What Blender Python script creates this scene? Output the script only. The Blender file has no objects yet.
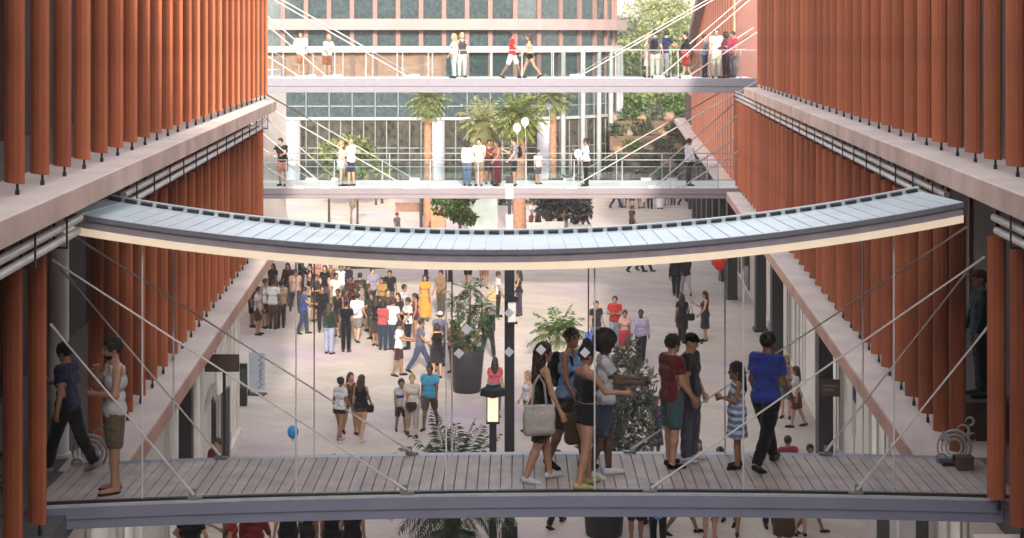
import bpy, math, random
import numpy as np
from mathutils import Vector, Matrix
random.seed(7)
rng = np.random.default_rng(7)
SC = bpy.context.scene
COL = SC.collection
F, CX, HY, CH = 1700.0, 518.0, 38.0, 10.6      # lens in pixels, principal column, horizon row, eye height
R = math.radians

def at(px, py, d):
    """point at distance d seen at a pixel"""
    k = d / F
    return Vector(((px - CX) * k, d, CH - (py - HY) * k))
def on(px, py, z=0.0):
    """point on the level z seen at a pixel"""
    d = (CH - z) * F / (py - HY)
    return Vector(((px - CX) * d / F, d, z))

# ------------------------------------------------------------------ materials
def srgb(r, g, b):
    f = lambda c: c / 12.92 if c <= 0.04045 else ((c + 0.055) / 1.055) ** 2.4
    return tuple(f(x / 255.0) for x in (r, g, b))
MATS = {}
def mat(name, col, rough=0.7, var=0.12, scale=6.0, bump=0.0, bscale=40.0, metal=0.0, spec=0.4, sheen=0.0, coords='Object', trans=0.0, emit=0.0):
    if name in MATS:
        return MATS[name]
    m = bpy.data.materials.new(name); m.use_nodes = True
    nt = m.node_tree; N = nt.nodes; L = nt.links
    b = N['Principled BSDF']
    b.inputs['Roughness'].default_value = rough
    b.inputs['Metallic'].default_value = metal
    b.inputs['Specular IOR Level'].default_value = spec
    if sheen: b.inputs['Sheen Weight'].default_value = sheen
    if emit:
        b.inputs['Emission Color'].default_value = (*col, 1); b.inputs['Emission Strength'].default_value = emit
    tc = N.new('ShaderNodeTexCoord')
    nz = N.new('ShaderNodeTexNoise'); nz.inputs['Scale'].default_value = scale; nz.inputs['Detail'].default_value = 5
    L.new(tc.outputs[coords], nz.inputs['Vector'])
    rp = N.new('ShaderNodeValToRGB')
    rp.color_ramp.elements[0].position = 0.3; rp.color_ramp.elements[1].position = 0.7
    rp.color_ramp.elements[0].color = (*[c * (1 - var) for c in col], 1)
    rp.color_ramp.elements[1].color = (*[min(1, c * (1 + var)) for c in col], 1)
    L.new(nz.outputs['Fac'], rp.inputs['Fac'])
    L.new(rp.outputs['Color'], b.inputs['Base Color'])
    if bump:
        n2 = N.new('ShaderNodeTexNoise'); n2.inputs['Scale'].default_value = bscale; n2.inputs['Detail'].default_value = 4
        L.new(tc.outputs[coords], n2.inputs['Vector'])
        bp = N.new('ShaderNodeBump'); bp.inputs['Strength'].default_value = bump; bp.inputs['Distance'].default_value = 0.03
        L.new(n2.outputs['Fac'], bp.inputs['Height']); L.new(bp.outputs['Normal'], b.inputs['Normal'])
    if trans:
        t = N.new('ShaderNodeBsdfTranslucent'); L.new(rp.outputs['Color'], t.inputs['Color'])
        mx = N.new('ShaderNodeMixShader'); mx.inputs['Fac'].default_value = trans
        L.new(b.outputs[0], mx.inputs[1]); L.new(t.outputs[0], mx.inputs[2])
        L.new(mx.outputs[0], N['Material Output'].inputs['Surface'])
    MATS[name] = m
    return m
def fabric(rgb):
    return mat('cloth_%02x%02x%02x' % rgb, tuple(.62 * (c * .88 + .12 * sum(srgb(*rgb)) / 3) for c in srgb(*rgb)), rough=0.9, var=0.09, scale=7, bump=1.0, bscale=11, spec=0.15, sheen=0.15)
def skin(i):
    c = [(.52, .30, .21), (.40, .215, .14), (.235, .118, .07), (.11, .055, .035)][i]
    return mat('skin_%s' % 'abcd'[i], c, rough=0.5, var=0.06, scale=12, spec=0.35)
def hairm(i):
    c = [(.012, .010, .009), (.035, .020, .013), (.30, .19, .09), (.16, .15, .145)][i]
    return mat('hair_%s' % 'abcd'[i], c, rough=0.45, var=0.35, scale=30, bump=0.6, bscale=60, spec=0.4)
def clear_glass(name, tint=(.93, .96, .96), refl=0.07):
    if name in MATS: return MATS[name]
    m = bpy.data.materials.new(name); m.use_nodes = True
    nt = m.node_tree; N = nt.nodes; L = nt.links
    N.remove(N['Principled BSDF'])
    t = N.new('ShaderNodeBsdfTransparent'); t.inputs['Color'].default_value = (*tint, 1)
    g = N.new('ShaderNodeBsdfGlossy'); g.inputs['Roughness'].default_value = 0.02; g.inputs['Color'].default_value = (.9, .95, 1, 1)
    fr = N.new('ShaderNodeLayerWeight'); fr.inputs['Blend'].default_value = 0.25
    mp = N.new('ShaderNodeMath'); mp.operation = 'MULTIPLY'; mp.inputs[1].default_value = refl * 4
    ad = N.new('ShaderNodeMath'); ad.operation = 'ADD'; ad.inputs[1].default_value = refl * 0.4; ad.use_clamp = True
    L.new(fr.outputs['Fresnel'], mp.inputs[0]); L.new(mp.outputs[0], ad.inputs[0])
    mx = N.new('ShaderNodeMixShader')
    L.new(ad.outputs[0], mx.inputs['Fac']); L.new(t.outputs[0], mx.inputs[1]); L.new(g.outputs[0], mx.inputs[2])
    L.new(mx.outputs[0], N['Material Output'].inputs['Surface'])
    MATS[name] = m
    return m

# ------------------------------------------------------------------ objects
def tag(o, label=None, cat=None, group=None, kind=None):
    if label: o['label'] = label
    if cat: o['category'] = cat
    if group: o['group'] = group
    if kind: o['kind'] = kind
    return o
def empty(name, loc=(0, 0, 0), rz=0.0, label=None, cat=None, group=None):
    o = bpy.data.objects.new(name, None); COL.objects.link(o)
    o.location = loc; o.rotation_euler = (0, 0, rz); o.empty_display_size = 0.3
    return tag(o, label, cat, group)
def npmesh(name, V, Fq, mats, parent=None, midx=None, smooth=False):
    """V (n,3), Fq list of index tuples or an (m,4) array"""
    me = bpy.data.meshes.new(name)
    if isinstance(Fq, np.ndarray):
        n, m = len(V), len(Fq)
        me.vertices.add(n); me.vertices.foreach_set('co', np.asarray(V, np.float32).ravel())
        me.loops.add(m * 4); me.loops.foreach_set('vertex_index', Fq.astype(np.int32).ravel())
        me.polygons.add(m)
        me.polygons.foreach_set('loop_start', np.arange(0, m * 4, 4, dtype=np.int32))
        try: me.polygons.foreach_set('loop_total', np.full(m, 4, np.int32))
        except Exception: pass
        me.update(calc_edges=True)
    else:
        me.from_pydata([tuple(v) for v in V], [], Fq); me.update()
    for mm in (mats if isinstance(mats, (list, tuple)) else [mats]): me.materials.append(mm)
    if midx is not None: me.polygons.foreach_set('material_index', np.asarray(midx, np.int32))
    if smooth: me.polygons.foreach_set('use_smooth', np.ones(len(me.polygons), bool))
    o = bpy.data.objects.new(name, me); COL.objects.link(o)
    if parent is not None: o.parent = parent
    return o

class MB:
    def __init__(s): s.v, s.f, s.m = [], [], []
    def face(s, pts, mi=0):
        n = len(s.v); s.v += [tuple(p) for p in pts]; s.f.append(tuple(range(n, n + len(pts)))); s.m.append(mi)
    def box(s, c, size, rz=0.0, mi=0, M=None):
        x, y, z = size[0] / 2, size[1] / 2, size[2] / 2
        n = len(s.v); c = Vector(c); cr, sr = math.cos(rz), math.sin(rz)
        for a in (-1, 1):
            for b in (-1, 1):
                for d in (-1, 1):
                    p = Vector((a * x, b * y, d * z))
                    p = (M @ p) if M is not None else Vector((p.x * cr - p.y * sr, p.x * sr + p.y * cr, p.z))
                    s.v.append(tuple(c + p))
        for q in ((0, 1, 3, 2), (4, 6, 7, 5), (0, 4, 5, 1), (2, 3, 7, 6), (0, 2, 6, 4), (1, 5, 7, 3)):
            s.f.append(tuple(n + i for i in q)); s.m.append(mi)
        return s
    def bar(s, p0, p1, w, h, mi=0):
        p0, p1 = Vector(p0), Vector(p1); d = p1 - p0
        q = d.to_track_quat('Y', 'Z').to_matrix()
        return s.box((p0 + p1) / 2, (w, d.length, h), M=q, mi=mi)
    def tube(s, pts, r, seg=8, mi=0, cap=True):
        pts = [Vector(p) for p in pts]; n0 = len(s.v); k = len(pts)
        rs = r if isinstance(r, (list, tuple)) else [r] * k
        up = Vector((0, 0, 1)); prev = None
        for i, p in enumerate(pts):
            t = (pts[min(i + 1, k - 1)] - pts[max(i - 1, 0)]).normalized()
            if prev is None:
                a = t.cross(up)
                if a.length < 1e-3: a = t.cross(Vector((1, 0, 0)))
            else: a = prev - t * prev.dot(t)
            a.normalize(); prev = a; b = t.cross(a)
            for j in range(seg):
                th = 2 * math.pi * j / seg
                s.v.append(tuple(p + (a * math.cos(th) + b * math.sin(th)) * rs[i]))
        for i in range(k - 1):
            for j in range(seg):
                j2 = (j + 1) % seg
                s.f.append((n0 + i * seg + j, n0 + i * seg + j2, n0 + (i + 1) * seg + j2, n0 + (i + 1) * seg + j)); s.m.append(mi)
        if cap:
            s.f.append(tuple(n0 + j for j in range(seg))[::-1]); s.m.append(mi)
            s.f.append(tuple(n0 + (k - 1) * seg + j for j in range(seg))); s.m.append(mi)
        return s
    def lathe(s, prof, seg=20, c=(0, 0, 0), mi=0):
        n0 = len(s.v); k = len(prof)
        for r, z in prof:
            for j in range(seg):
                th = 2 * math.pi * j / seg
                s.v.append((c[0] + r * math.cos(th), c[1] + r * math.sin(th), c[2] + z))
        for i in range(k - 1):
            for j in range(seg):
                j2 = (j + 1) % seg
                s.f.append((n0 + i * seg + j, n0 + i * seg + j2, n0 + (i + 1) * seg + j2, n0 + (i + 1) * seg + j)); s.m.append(mi)
        s.f.append(tuple(n0 + j for j in range(seg))[::-1]); s.m.append(mi)
        s.f.append(tuple(n0 + (k - 1) * seg + j for j in range(seg))); s.m.append(mi)
        return s
    def prism(s, poly, z0, z1, mi=0, mtop=None):
        n0 = len(s.v); k = len(poly)
        for p in poly: s.v.append((p[0], p[1], z0))
        for p in poly: s.v.append((p[0], p[1], z1))
        s.f.append(tuple(n0 + i for i in range(k))[::-1]); s.m.append(mi)
        s.f.append(tuple(n0 + k + i for i in range(k))); s.m.append(mi if mtop is None else mtop)
        for i in range(k):
            j = (i + 1) % k
            s.f.append((n0 + i, n0 + j, n0 + k + j, n0 + k + i)); s.m.append(mi)
        return s
    def build(s, name, mats, parent=None, smooth=False, bevel=0.0, angle=None):
        o = npmesh(name, s.v, s.f, mats, parent, s.m)
        if smooth:
            o.data.polygons.foreach_set('use_smooth', np.ones(len(o.data.polygons), bool))
            try: o.data.set_sharp_from_angle(angle=R(angle or 40))
            except Exception: pass
        if bevel:
            b = o.modifiers.new('Bevel', 'BEVEL'); b.width = bevel; b.segments = 2; b.limit_method = 'ANGLE'; b.angle_limit = R(40)
        return o

# ------------------------------------------------------------------ smooth surfaces from distance fields
def cap_(a, b, ra, rb=None): return ('c', np.array(a, float), np.array(b, float), ra, ra if rb is None else rb)
def ell_(c, r, M=None): return ('e', np.array(c, float), np.array(r, float), M)
def prim_box(p):
    if p[0] == 'c':
        r = max(p[3], p[4]); return np.minimum(p[1], p[2]) - r, np.maximum(p[1], p[2]) + r
    r = np.full(3, p[2].max()) if p[3] is not None else p[2]
    return p[1] - r, p[1] + r
def prim_eval(p, X, Y, Z):
    if p[0] == 'k':      # everything beyond a hem, near the limb's axis
        q, dr, rad = p[1:]
        return np.maximum(-((X - q[0]) * dr[0] + (Y - q[1]) * dr[1] + (Z - q[2]) * dr[2]), prim_eval(('c', q, q + dr * .5, rad, rad), X, Y, Z))
    if p[0] == 'c':
        a, b, ra, rb = p[1:]; ba = b - a; bb = max(1e-9, ba @ ba)
        h = np.clip(((X - a[0]) * ba[0] + (Y - a[1]) * ba[1] + (Z - a[2]) * ba[2]) / bb, 0, 1)
        return np.sqrt((X - a[0] - h * ba[0]) ** 2 + (Y - a[1] - h * ba[1]) ** 2 + (Z - a[2] - h * ba[2]) ** 2) - (ra + (rb - ra) * h)
    c, r, M = p[1:]
    x, y, z = X - c[0], Y - c[1], Z - c[2]
    if M is not None:
        x, y, z = (M[0][0] * x + M[1][0] * y + M[2][0] * z, M[0][1] * x + M[1][1] * y + M[2][1] * z, M[0][2] * x + M[1][2] * y + M[2][2] * z)
    k0 = np.sqrt((x / r[0]) ** 2 + (y / r[1]) ** 2 + (z / r[2]) ** 2)
    k1 = np.sqrt((x / r[0] ** 2) ** 2 + (y / r[1] ** 2) ** 2 + (z / r[2] ** 2) ** 2) + 1e-9
    return k0 * (k0 - 1) / k1
def field(prims, cell, k=0.03, clips=(), cuts=()):
    lo = np.min([prim_box(p)[0] for p in prims], 0) - 2.5 * cell - k
    hi = np.max([prim_box(p)[1] for p in prims], 0) + 2.5 * cell + k
    n = np.ceil((hi - lo) / cell).astype(int) + 1
    ax = [lo[i] + cell * np.arange(n[i]) for i in range(3)]
    f = np.full(tuple(n), 0.5)
    for p in prims:
        kk = k
        if p[0] == 'c' and max(p[3], p[4]) < 0.02: kk = min(k, 0.008)
        a, b = prim_box(p)
        i0 = np.maximum(0, np.floor((a - kk * 1.5 - 2 * cell - lo) / cell).astype(int)); i1 = np.minimum(n, np.ceil((b + kk * 1.5 + 2 * cell - lo) / cell).astype(int) + 1)
        sl = tuple(slice(i0[i], i1[i]) for i in range(3))
        X, Y, Z = np.meshgrid(*[ax[i][sl[i]] for i in range(3)], indexing='ij', sparse=True)
        d = prim_eval(p, X, Y, Z); g = f[sl]
        h = np.clip(0.5 + 0.5 * (d - g) / kk, 0, 1)
        f[sl] = d * (1 - h) + g * h - kk * h * (1 - h)
    if clips or cuts:
        X, Y, Z = np.meshgrid(*ax, indexing='ij', sparse=True)
        for pt, nr in clips:
            f = np.maximum(f, (X - pt[0]) * nr[0] + (Y - pt[1]) * nr[1] + (Z - pt[2]) * nr[2])
        for p in cuts: f = np.maximum(f, -prim_eval(p, X, Y, Z))
    return f, lo
def nets(f, lo, cell):
    s = f < 0
    c = np.zeros(tuple(d - 1 for d in f.shape), np.int8)
    for i in (0, 1):
        for j in (0, 1):
            for k in (0, 1):
                c += s[i:f.shape[0] - 1 + i, j:f.shape[1] - 1 + j, k:f.shape[2] - 1 + k]
    act = (c > 0) & (c < 8)
    I = np.argwhere(act)
    if len(I) == 0: return np.zeros((0, 3)), np.zeros((0, 4), int)
    idx = np.full(act.shape, -1, np.int64); idx[act] = np.arange(len(I))
    P = np.zeros((len(I), 3)); cnt = np.zeros(len(I))
    cor = [np.array((i, j, k)) for i in (0, 1) for j in (0, 1) for k in (0, 1)]
    for a in range(8):
        for ax in range(3):
            if cor[a][ax] == 0:
                b = cor[a].copy(); b[ax] = 1
                va = f[tuple((I + cor[a]).T)]; vb = f[tuple((I + b).T)]
                x = (va < 0) != (vb < 0)
                t = np.where(x, va / np.where(x, va - vb, 1), 0)
                pt = cor[a][None, :].astype(float).repeat(len(I), 0); pt[:, ax] += t
                P[x] += pt[x]; cnt += x
    P = (I + P / cnt[:, None]) * cell + lo
    Q = []
    for ax in range(3):
        u, v = (ax + 1) % 3, (ax + 2) % 3
        sl0 = [slice(None)] * 3; sl1 = [slice(None)] * 3
        sl0[ax] = slice(0, -1); sl1[ax] = slice(1, None)
        e = s[tuple(sl0)] != s[tuple(sl1)]
        E = np.argwhere(e)
        E = E[(E[:, u] > 0) & (E[:, v] > 0) & (E[:, u] < f.shape[u] - 1) & (E[:, v] < f.shape[v] - 1)]
        if not len(E): continue
        du = np.zeros(3, int); du[u] = 1; dv = np.zeros(3, int); dv[v] = 1
        q = np.stack([idx[tuple((E - du - dv).T)], idx[tuple((E - dv).T)], idx[tuple(E.T)], idx[tuple((E - du).T)]], 1)
        inside = s[tuple(E.T)]
        q[~inside] = q[~inside][:, ::-1]
        Q.append(q)
    return P, np.concatenate(Q)
WSEED = [0]
def wrinkle(o, V, amp, fr):
    me = o.data; n = np.empty(len(V) * 3, np.float32); me.vertices.foreach_get('normal', n); n = n.reshape(-1, 3)
    WSEED[0] += 1; g = np.random.default_rng(WSEED[0]); d = np.zeros(len(V)); wp = np.sin(V @ g.normal(size=3) * fr * .4 + g.uniform(0, 6)) * 1.6
    for i, q in enumerate((1.0, 1.7, 2.6)):
        kv = g.normal(size=3) * np.array((1, 1, .75)) * fr * q
        s_ = np.sin(V @ kv + wp * (1 + .5 * i) + g.uniform(0, 6)); d += (np.abs(s_) * 1.5 - .35) / q
    W2 = V + n * (d * amp)[:, None]
    me.vertices.foreach_set('co', np.asarray(W2, np.float32).ravel()); me.update()
def blob(name, prims, mats, parent, cell, k=0.03, clips=(), cuts=(), paint=None, fold=0.0, ffr=26.0):
    f, lo = field(prims, cell, k, clips, cuts)
    V, Q = nets(f, lo, cell)
    if len(Q) == 0: return None
    mi = None
    if paint is not None: mi = paint(V[Q].mean(1))
    o = npmesh(name, V, Q, mats, parent, mi, smooth=True)
    if fold: wrinkle(o, V, fold, ffr)
    return o
SKY, SUN, EXPO = 0.15, 2.3, 1.87; REARH = 29.7; HAZE = 0.0005
# ------------------------------------------------------------------ people
def rotx(p, a, o):
    p = np.asarray(p, float) - o; c, s = math.cos(a), math.sin(a)
    return np.array((p[0], p[1] * c - p[2] * s, p[1] * s + p[2] * c)) + o
POSES = {
    'stand': dict(), 'stand2': dict(L=(4, 8), Rr=(-2, 0), La=(6, 8, 18), Ra=(4, 9, 22)),
    'walk': dict(L=(26, 6), Rr=(-20, 14), La=(-20, 7, 14), Ra=(24, 7, 24), lean=3),
    'walk2': dict(L=(-22, 16), Rr=(24, 5), La=(20, 7, 26), Ra=(-22, 7, 12), lean=3),
    'step': dict(L=(12, 4), Rr=(-10, 12), La=(-10, 8, 18), Ra=(10, 8, 26), lean=2),
    'talk': dict(L=(3, 4), Rr=(-3, 2), La=(12, 10, 70), Ra=(8, 8, 20)),
    'phone': dict(L=(3, 4), Rr=(-3, 3), La=(20, 6, 82), Ra=(22, 6, 88), inw=.45, hp=18),
    'reach': dict(L=(8, 4), Rr=(-10, 10), La=(10, 6, 30), Ra=(38, 6, 45), hp=10),
    'both': dict(L=(6, 3), Rr=(-8, 8), La=(34, 4, 52), Ra=(34, 4, 52), inw=.2, hp=10),
    'chin': dict(L=(2, 2), Rr=(-2, 2), La=(18, 5, 82), Ra=(42, 4, 132), inw=.35, hp=6),
    'hips': dict(L=(3, 3), Rr=(-3, 3), La=(-18, 34, 62), Ra=(-18, 34, 62), inw=.8),
    'rail': dict(lean=14, L=(0, 0), Rr=(8, 14), La=(40, 8, 42), Ra=(40, 8, 42), hp=10),
    'sit': dict(L=(84, 84), Rr=(84, 84), La=(26, 8, 44), Ra=(26, 8, 44), hp=6),
    'hold': dict(L=(3, 3), Rr=(-3, 3), La=(14, 6, 30), Ra=(26, 10, 95), inw=.1),
    'fold': dict(L=(3, 3), Rr=(-3, 3), La=(16, 10, 88), Ra=(16, 10, 80), inw=.95),
}
def make_person(loc, h, heading, label, top=('tee', (200, 200, 200)), bottom=('trousers', (40, 40, 45)), hair=('short', 0), sk=1,
                shoe=(30, 30, 32), pose='stand', fem=False, cell=0.022, group=None, near=False, twist=0.0, child=False, extra=None, over=None):
    P = dict(lean=0, L=(0, 0), Rr=(0, 0), La=(3, 7, 10), Ra=(3, 7, 10), inw=0.0, hy=0.0, hp=0.0)
    P.update(POSES[pose])
    if over: P.update(over)
    s = h / 1.72
    root = empty('person', loc, 0, label, 'person', group)
    A = np.array
    hipw = .088 if not fem else .092
    shw = .178 if not fem else .150
    hz = .915
    legs = {}
    for key, sx in (('L', -1), ('Rr', 1)):
        sw, kn = R(P[key][0]), R(P[key][1])
        hip = A((sx * hipw, 0, hz))
        knee = hip + .425 * A((sx * .025, math.sin(sw), -math.cos(sw)))
        ank = knee + .415 * A((0, math.sin(sw - kn), -math.cos(sw - kn)))
        pit = max(-0.2, min(0.75, -(sw - kn) * 0.8)) if P[key][0] < 0 else 0.0
        if pose == 'sit': pit = 0
        fd = A((sx * .18, math.cos(pit), -math.sin(pit)))
        legs[key] = [hip, knee, ank, fd / np.linalg.norm(fd)]
    low = min(min(l[2][2] - .075, (l[2] + l[3] * .16)[2] - .035) for l in legs.values())
    dz = A((0, 0, -low))
    for l in legs.values():
        for i in range(3): l[i] = l[i] + dz
    hz -= low
    piv = A((0, 0, hz)); lean = -R(P['lean'])
    T = lambda x, y, z: rotx((x, y, z - .915 + hz), lean, piv)
    arms = {}
    fw = A((0, math.cos(R(P['lean'])), -math.sin(R(P['lean'])))); upv = A((0, math.sin(R(P['lean'])), math.cos(R(P['lean']))))
    for key, sx in (('La', -1), ('Ra', 1)):
        p, ab, e = [R(v) for v in P[key]]
        S = T(sx * shw, 0, 1.405)
        d1 = A((sx * math.sin(ab), math.sin(p) * math.cos(ab), -math.cos(p) * math.cos(ab)))
        E = S + .285 * d1
        d2 = A((sx * math.sin(ab) - sx * P['inw'] * (1 if e > .3 else 0), math.sin(p + e), -math.cos(p + e))); d2 /= np.linalg.norm(d2)
        W = E + .245 * d2
        arms[key] = (S, E, W, d1, d2, sx)
    # head
    hc = T(0, .018, 1.605); hcz = hc
    yaw, hp = R(P['hy']), R(P['hp'])
    Hm = (Matrix.Rotation(-yaw, 3, 'Z') @ Matrix.Rotation(-hp, 3, 'X'))
    Hn = A([[Hm[i][j] for j in range(3)] for i in range(3)])
    hs = 1.0 if not child else 1.22
    Hh = lambda x, y, z: hc + (Hn @ A((x, y, z))) * hs
    he = lambda c, r: ell_(Hh(*c), A(r) * hs, Hn)
    head = [he((0, 0, .02), (.076, .094, .096)), he((0, .022, -.045), (.058, .068, .068)), cap_(Hh(0, .085, .012), Hh(0, .106, -.022), .010 * hs, .015 * hs),
            he((-.078, -.004, -.008), (.013, .022, .032)), he((.078, -.004, -.008), (.013, .022, .032)), he((0, .066, -.094), (.026, .022, .02)),
            cap_(Hh(-.05, .075, .03), Hh(.05, .075, .03), .014 * hs)]
    neck = [cap_(T(0, -.008, 1.42), hc + A((0, -.012, -.05)), .056 if not fem else .047)]
    body = []
    body += [cap_(T(-.075, 0, .945), T(.075, 0, .945), .108 if not fem else .116), cap_(T(-.06, .0, 1.08), T(.06, .0, 1.08), .096 if not fem else .088),
             cap_(T(-.085, -.005, 1.25), T(.085, -.005, 1.25), .108 if not fem else .092), cap_(T(-shw + .03, -.01, 1.385), T(shw - .03, -.01, 1.385), .066 if not fem else .056)]
    for sx in (-1, 1): body.append(cap_(T(sx * .04, -.012, 1.435), T(sx * (shw - .04), -.012, 1.395), .052 if not fem else .042, .05 if not fem else .042))
    if fem and not child: body += [ell_(T(-.07, .075, 1.25), (.062, .06, .062)), ell_(T(.07, .075, 1.25), (.062, .06, .062)), ell_(T(0, -.06, .92), (.14, .09, .11))]
    torso = list(body)
    legp = {}
    for key in ('L', 'Rr'):
        hip, knee, ank, fd = legs[key]
        q = hip + (knee - hip) * .45
        c = knee + (ank - knee) * .3
        legp[key] = [cap_(hip, q, .094, .083), cap_(q, knee, .083, .056), cap_(knee, c, .055, .055), cap_(c, ank, .055, .036)]
        body += legp[key] + [cap_(ank - A((0, 0, .03)) - fd * .03, ank - A((0, 0, .035)) + fd * .15, .038, .028)]
    fingers = []
    armp = {}
    for key in arms:
        S, E, W, d1, d2, sx = arms[key]
        armp[key] = [cap_(S, E, .053 if not fem else .043, .041 if not fem else .035), cap_(E, W, .042 if not fem else .035, .028 if not fem else .024)]
        body += armp[key]
        sp = np.cross(d2, A((sx, 0, 0))); 
        if np.linalg.norm(sp) < .2: sp = A((0, 1, 0))
        sp /= np.linalg.norm(sp); 
        if sp[1] + .3 * sp[2] < 0: sp = -sp
        nr = np.cross(d2, sp); nr /= np.linalg.norm(nr)
        if nr[0] * sx > 0: nr = -nr
        body.append(ell_(W + d2 * .05, (.03, .03, .05), np.stack([nr * .55 / .55, sp, d2], 1)))
        body.append(cap_(W + d2 * .03 + sp * .012, W + d2 * .08 + sp * .016, .019)); body.append(cap_(W + d2 * .03 - sp * .012, W + d2 * .08 - sp * .016, .019))
        for i, (o_, ln) in enumerate(((.031, .068), (.011, .078), (-.010, .072), (-.029, .056))):
            b0 = W + d2 * .085 + sp * o_
            b1 = b0 + (d2 * .92 + nr * .25) * ln * .55
            b2 = b1 + (d2 * .55 + nr * .8) * ln * .5
            fingers += [(b0, b1), (b1, b2)]
        t0 = W + d2 * .028 + sp * .026; t1 = t0 + (d2 * .65 + sp * .62 + nr * .2) * .05; t2 = t1 + (d2 * .85 + sp * .1 + nr * .35) * .038
        fingers += [(t0, t1), (t1, t2)]
    if near: body += [cap_(a, b, .0105, .009) for a, b in fingers]
    mats = [skin(sk), mat('eye_dark', (.02, .015, .012), .3), mat('lip', tuple(c * .6 + d for c, d in zip((.3, .14, .1), (.03, .0, .0))), .45), hairm(hair[1])]
    paint = None
    if near:
        e1, e2, mo, b1, b2 = Hh(-.031, .082, .008), Hh(.031, .082, .008), Hh(0, .088, -.062), Hh(-.033, .09, .032), Hh(.033, .09, .032)
        def paint(C):
            m = np.zeros(len(C), int)
            m[(np.linalg.norm(C - e1, axis=1) < .0135) | (np.linalg.norm(C - e2, axis=1) < .0135)] = 1
            m[np.linalg.norm((C - mo) * A((.55, 1, 1.6)), axis=1) < .0135] = 2
            m[(np.linalg.norm((C - b1) * A((.6, 1, 2)), axis=1) < .015) | (np.linalg.norm((C - b2) * A((.6, 1, 2)), axis=1) < .015)] = 3
            return m
    bo = blob('body', body + head + neck, mats, root, cell, .026, paint=paint)
    if not near:      # slim fingers added to the same mesh
        mb = MB()
        for a, b in fingers: mb.tube([a, b], .0095, 5)
        add = npmesh('fingers_tmp', mb.v, mb.f, mats)
        import bmesh
        bm = bmesh.new(); bm.from_mesh(bo.data); bm.from_mesh(add.data); bm.to_mesh(bo.data); bm.free()
        me = add.data; bpy.data.objects.remove(add); bpy.data.meshes.remove(me)
        bo.data.polygons.foreach_set('use_smooth', np.ones(len(bo.data.polygons), bool))
    infl = lambda ps, e: [(p[0], p[1], p[2], p[3] + e, p[4] + e) if p[0] == 'c' else (p[0], p[1], p[2] + e, p[3]) for p in ps]
    t_up = lambda z: (T(0, 0, z), upv)
    t_dn = lambda z: (T(0, 0, z), -upv)
    # top garment
    tk, tc = top[0], top[1]
    tmats = [fabric(tc)] if isinstance(tc[0], int) else [fabric(c) for c in tc]
    slv = {'tank': 0.0, 'crop': 0.0, 'strap': 0.0, 'tee': .55, 'polo': .6, 'long': 1.85, 'dress': .0, 'sdress': .5}[tk]
    e = .016 if not fem else .012
    tp = infl(torso, e)
    clips = [t_up(1.47 if slv else 1.40)]
    if tk in ('strap', 'crop'): clips = [t_up(1.335)]
    if tk == 'tank': clips = [t_up(1.43)]
    hem = {'crop': 1.05, 'strap': .98, 'dress': .2, 'sdress': .2}.get(tk, .86 if not fem else .90)
    cuts = []
    if slv:
        for key in arms:
            S, E, W, d1, d2, sx = arms[key]
            if slv <= 1:
                tp.append(cap_(S, S + (E - S) * (slv + .2), .050 + e, .046 + e + .006)); cuts.append(('k', S + (E - S) * slv, d1, .085))
            else:
                tp += [cap_(S, E, .053 + e, .043 + e), cap_(E, E + (W - E) * (slv - 1), .044 + e, .033 + e)]
    else:
        for key in arms: cuts.append(('e', arms[key][0] + A((arms[key][5] * .035, 0, .0)), A((.055, .09, .10)), None))
    if tk in ('tank',): 
        cuts.append(('e', T(0, .10, 1.43), A((.075, .09, .10)), None))
    if tk in ('tee', 'polo', 'long'): cuts.append(('e', T(0, .05, 1.475), A((.07, .075, .035)), None))
    if tk == 'polo': tp.append(cap_(T(-.03, .0, 1.45), T(.03, .0, 1.45), .062))
    if tk in ('tee', 'polo', 'long', 'tank'): tp.append(cap_(T(-.07, 0, .93), T(.07, 0, .93), .120 if not fem else .122))
    skirt = None
    skl = None
    if tk in ('dress', 'sdress'): skl, smat = (extra or {}).get('len', .52), tmats
    elif bottom and bottom[0] in ('skirt', 'longskirt', 'miniskirt'):
        skl = {'skirt': .50, 'longskirt': .12, 'miniskirt': .64}[bottom[0]]; smat = [fabric(bottom[1])]
    sk_prims = []
    if skl is not None:
        zt = hz; zb = hz - (.915 - skl)
        fl = (extra or {}).get('flare', .16)
        for key in legs:
            hip, knee, ank, _ = legs[key]
            full = [hip, hip + (knee - hip), ank]
            tlen = (.915 - skl)
            if tlen <= .425: pe = [hip, hip + (knee - hip) * (tlen / .425)]
            else: pe = [hip, knee, knee + (ank - knee) * min(1, (tlen - .425) / .415)]
            for i in range(len(pe) - 1): sk_prims.append(cap_(pe[i], pe[i + 1], .115, .105 + fl * .15))
        sk_prims += [cap_(A((0, 0, zt)), A((0, sum(l[1][1] for l in legs.values()) * .3, zb)), .13, fl)] + infl(torso[:2], .02)
    patt = (extra or {}).get('pattern')
    def pp(C):
        m = np.zeros(len(C), int)
        if patt == 'stripes': m[(np.floor((C[:, 2]) / .055) % 2) == 0] = 1
        if patt == 'print': m[(np.abs(C[:, 0]) < .085) & (np.abs(C[:, 2] - (hz + .29)) < .10) & (C[:, 1] > 0) & (((C[:, 0] * 90).astype(int) + (C[:, 2] * 60).astype(int)) % 3 != 0)] = 1
        if patt == 'dots': m[(np.sin(C[:, 0] * 120) * np.sin(C[:, 2] * 120 + C[:, 1] * 70)) > .45] = 1
        if patt == 'band': m[np.abs(C[:, 2] - (hz + .27)) < .05] = 1
        return m
    pf = pp if (patt and len(tmats) > 1) else None
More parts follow.
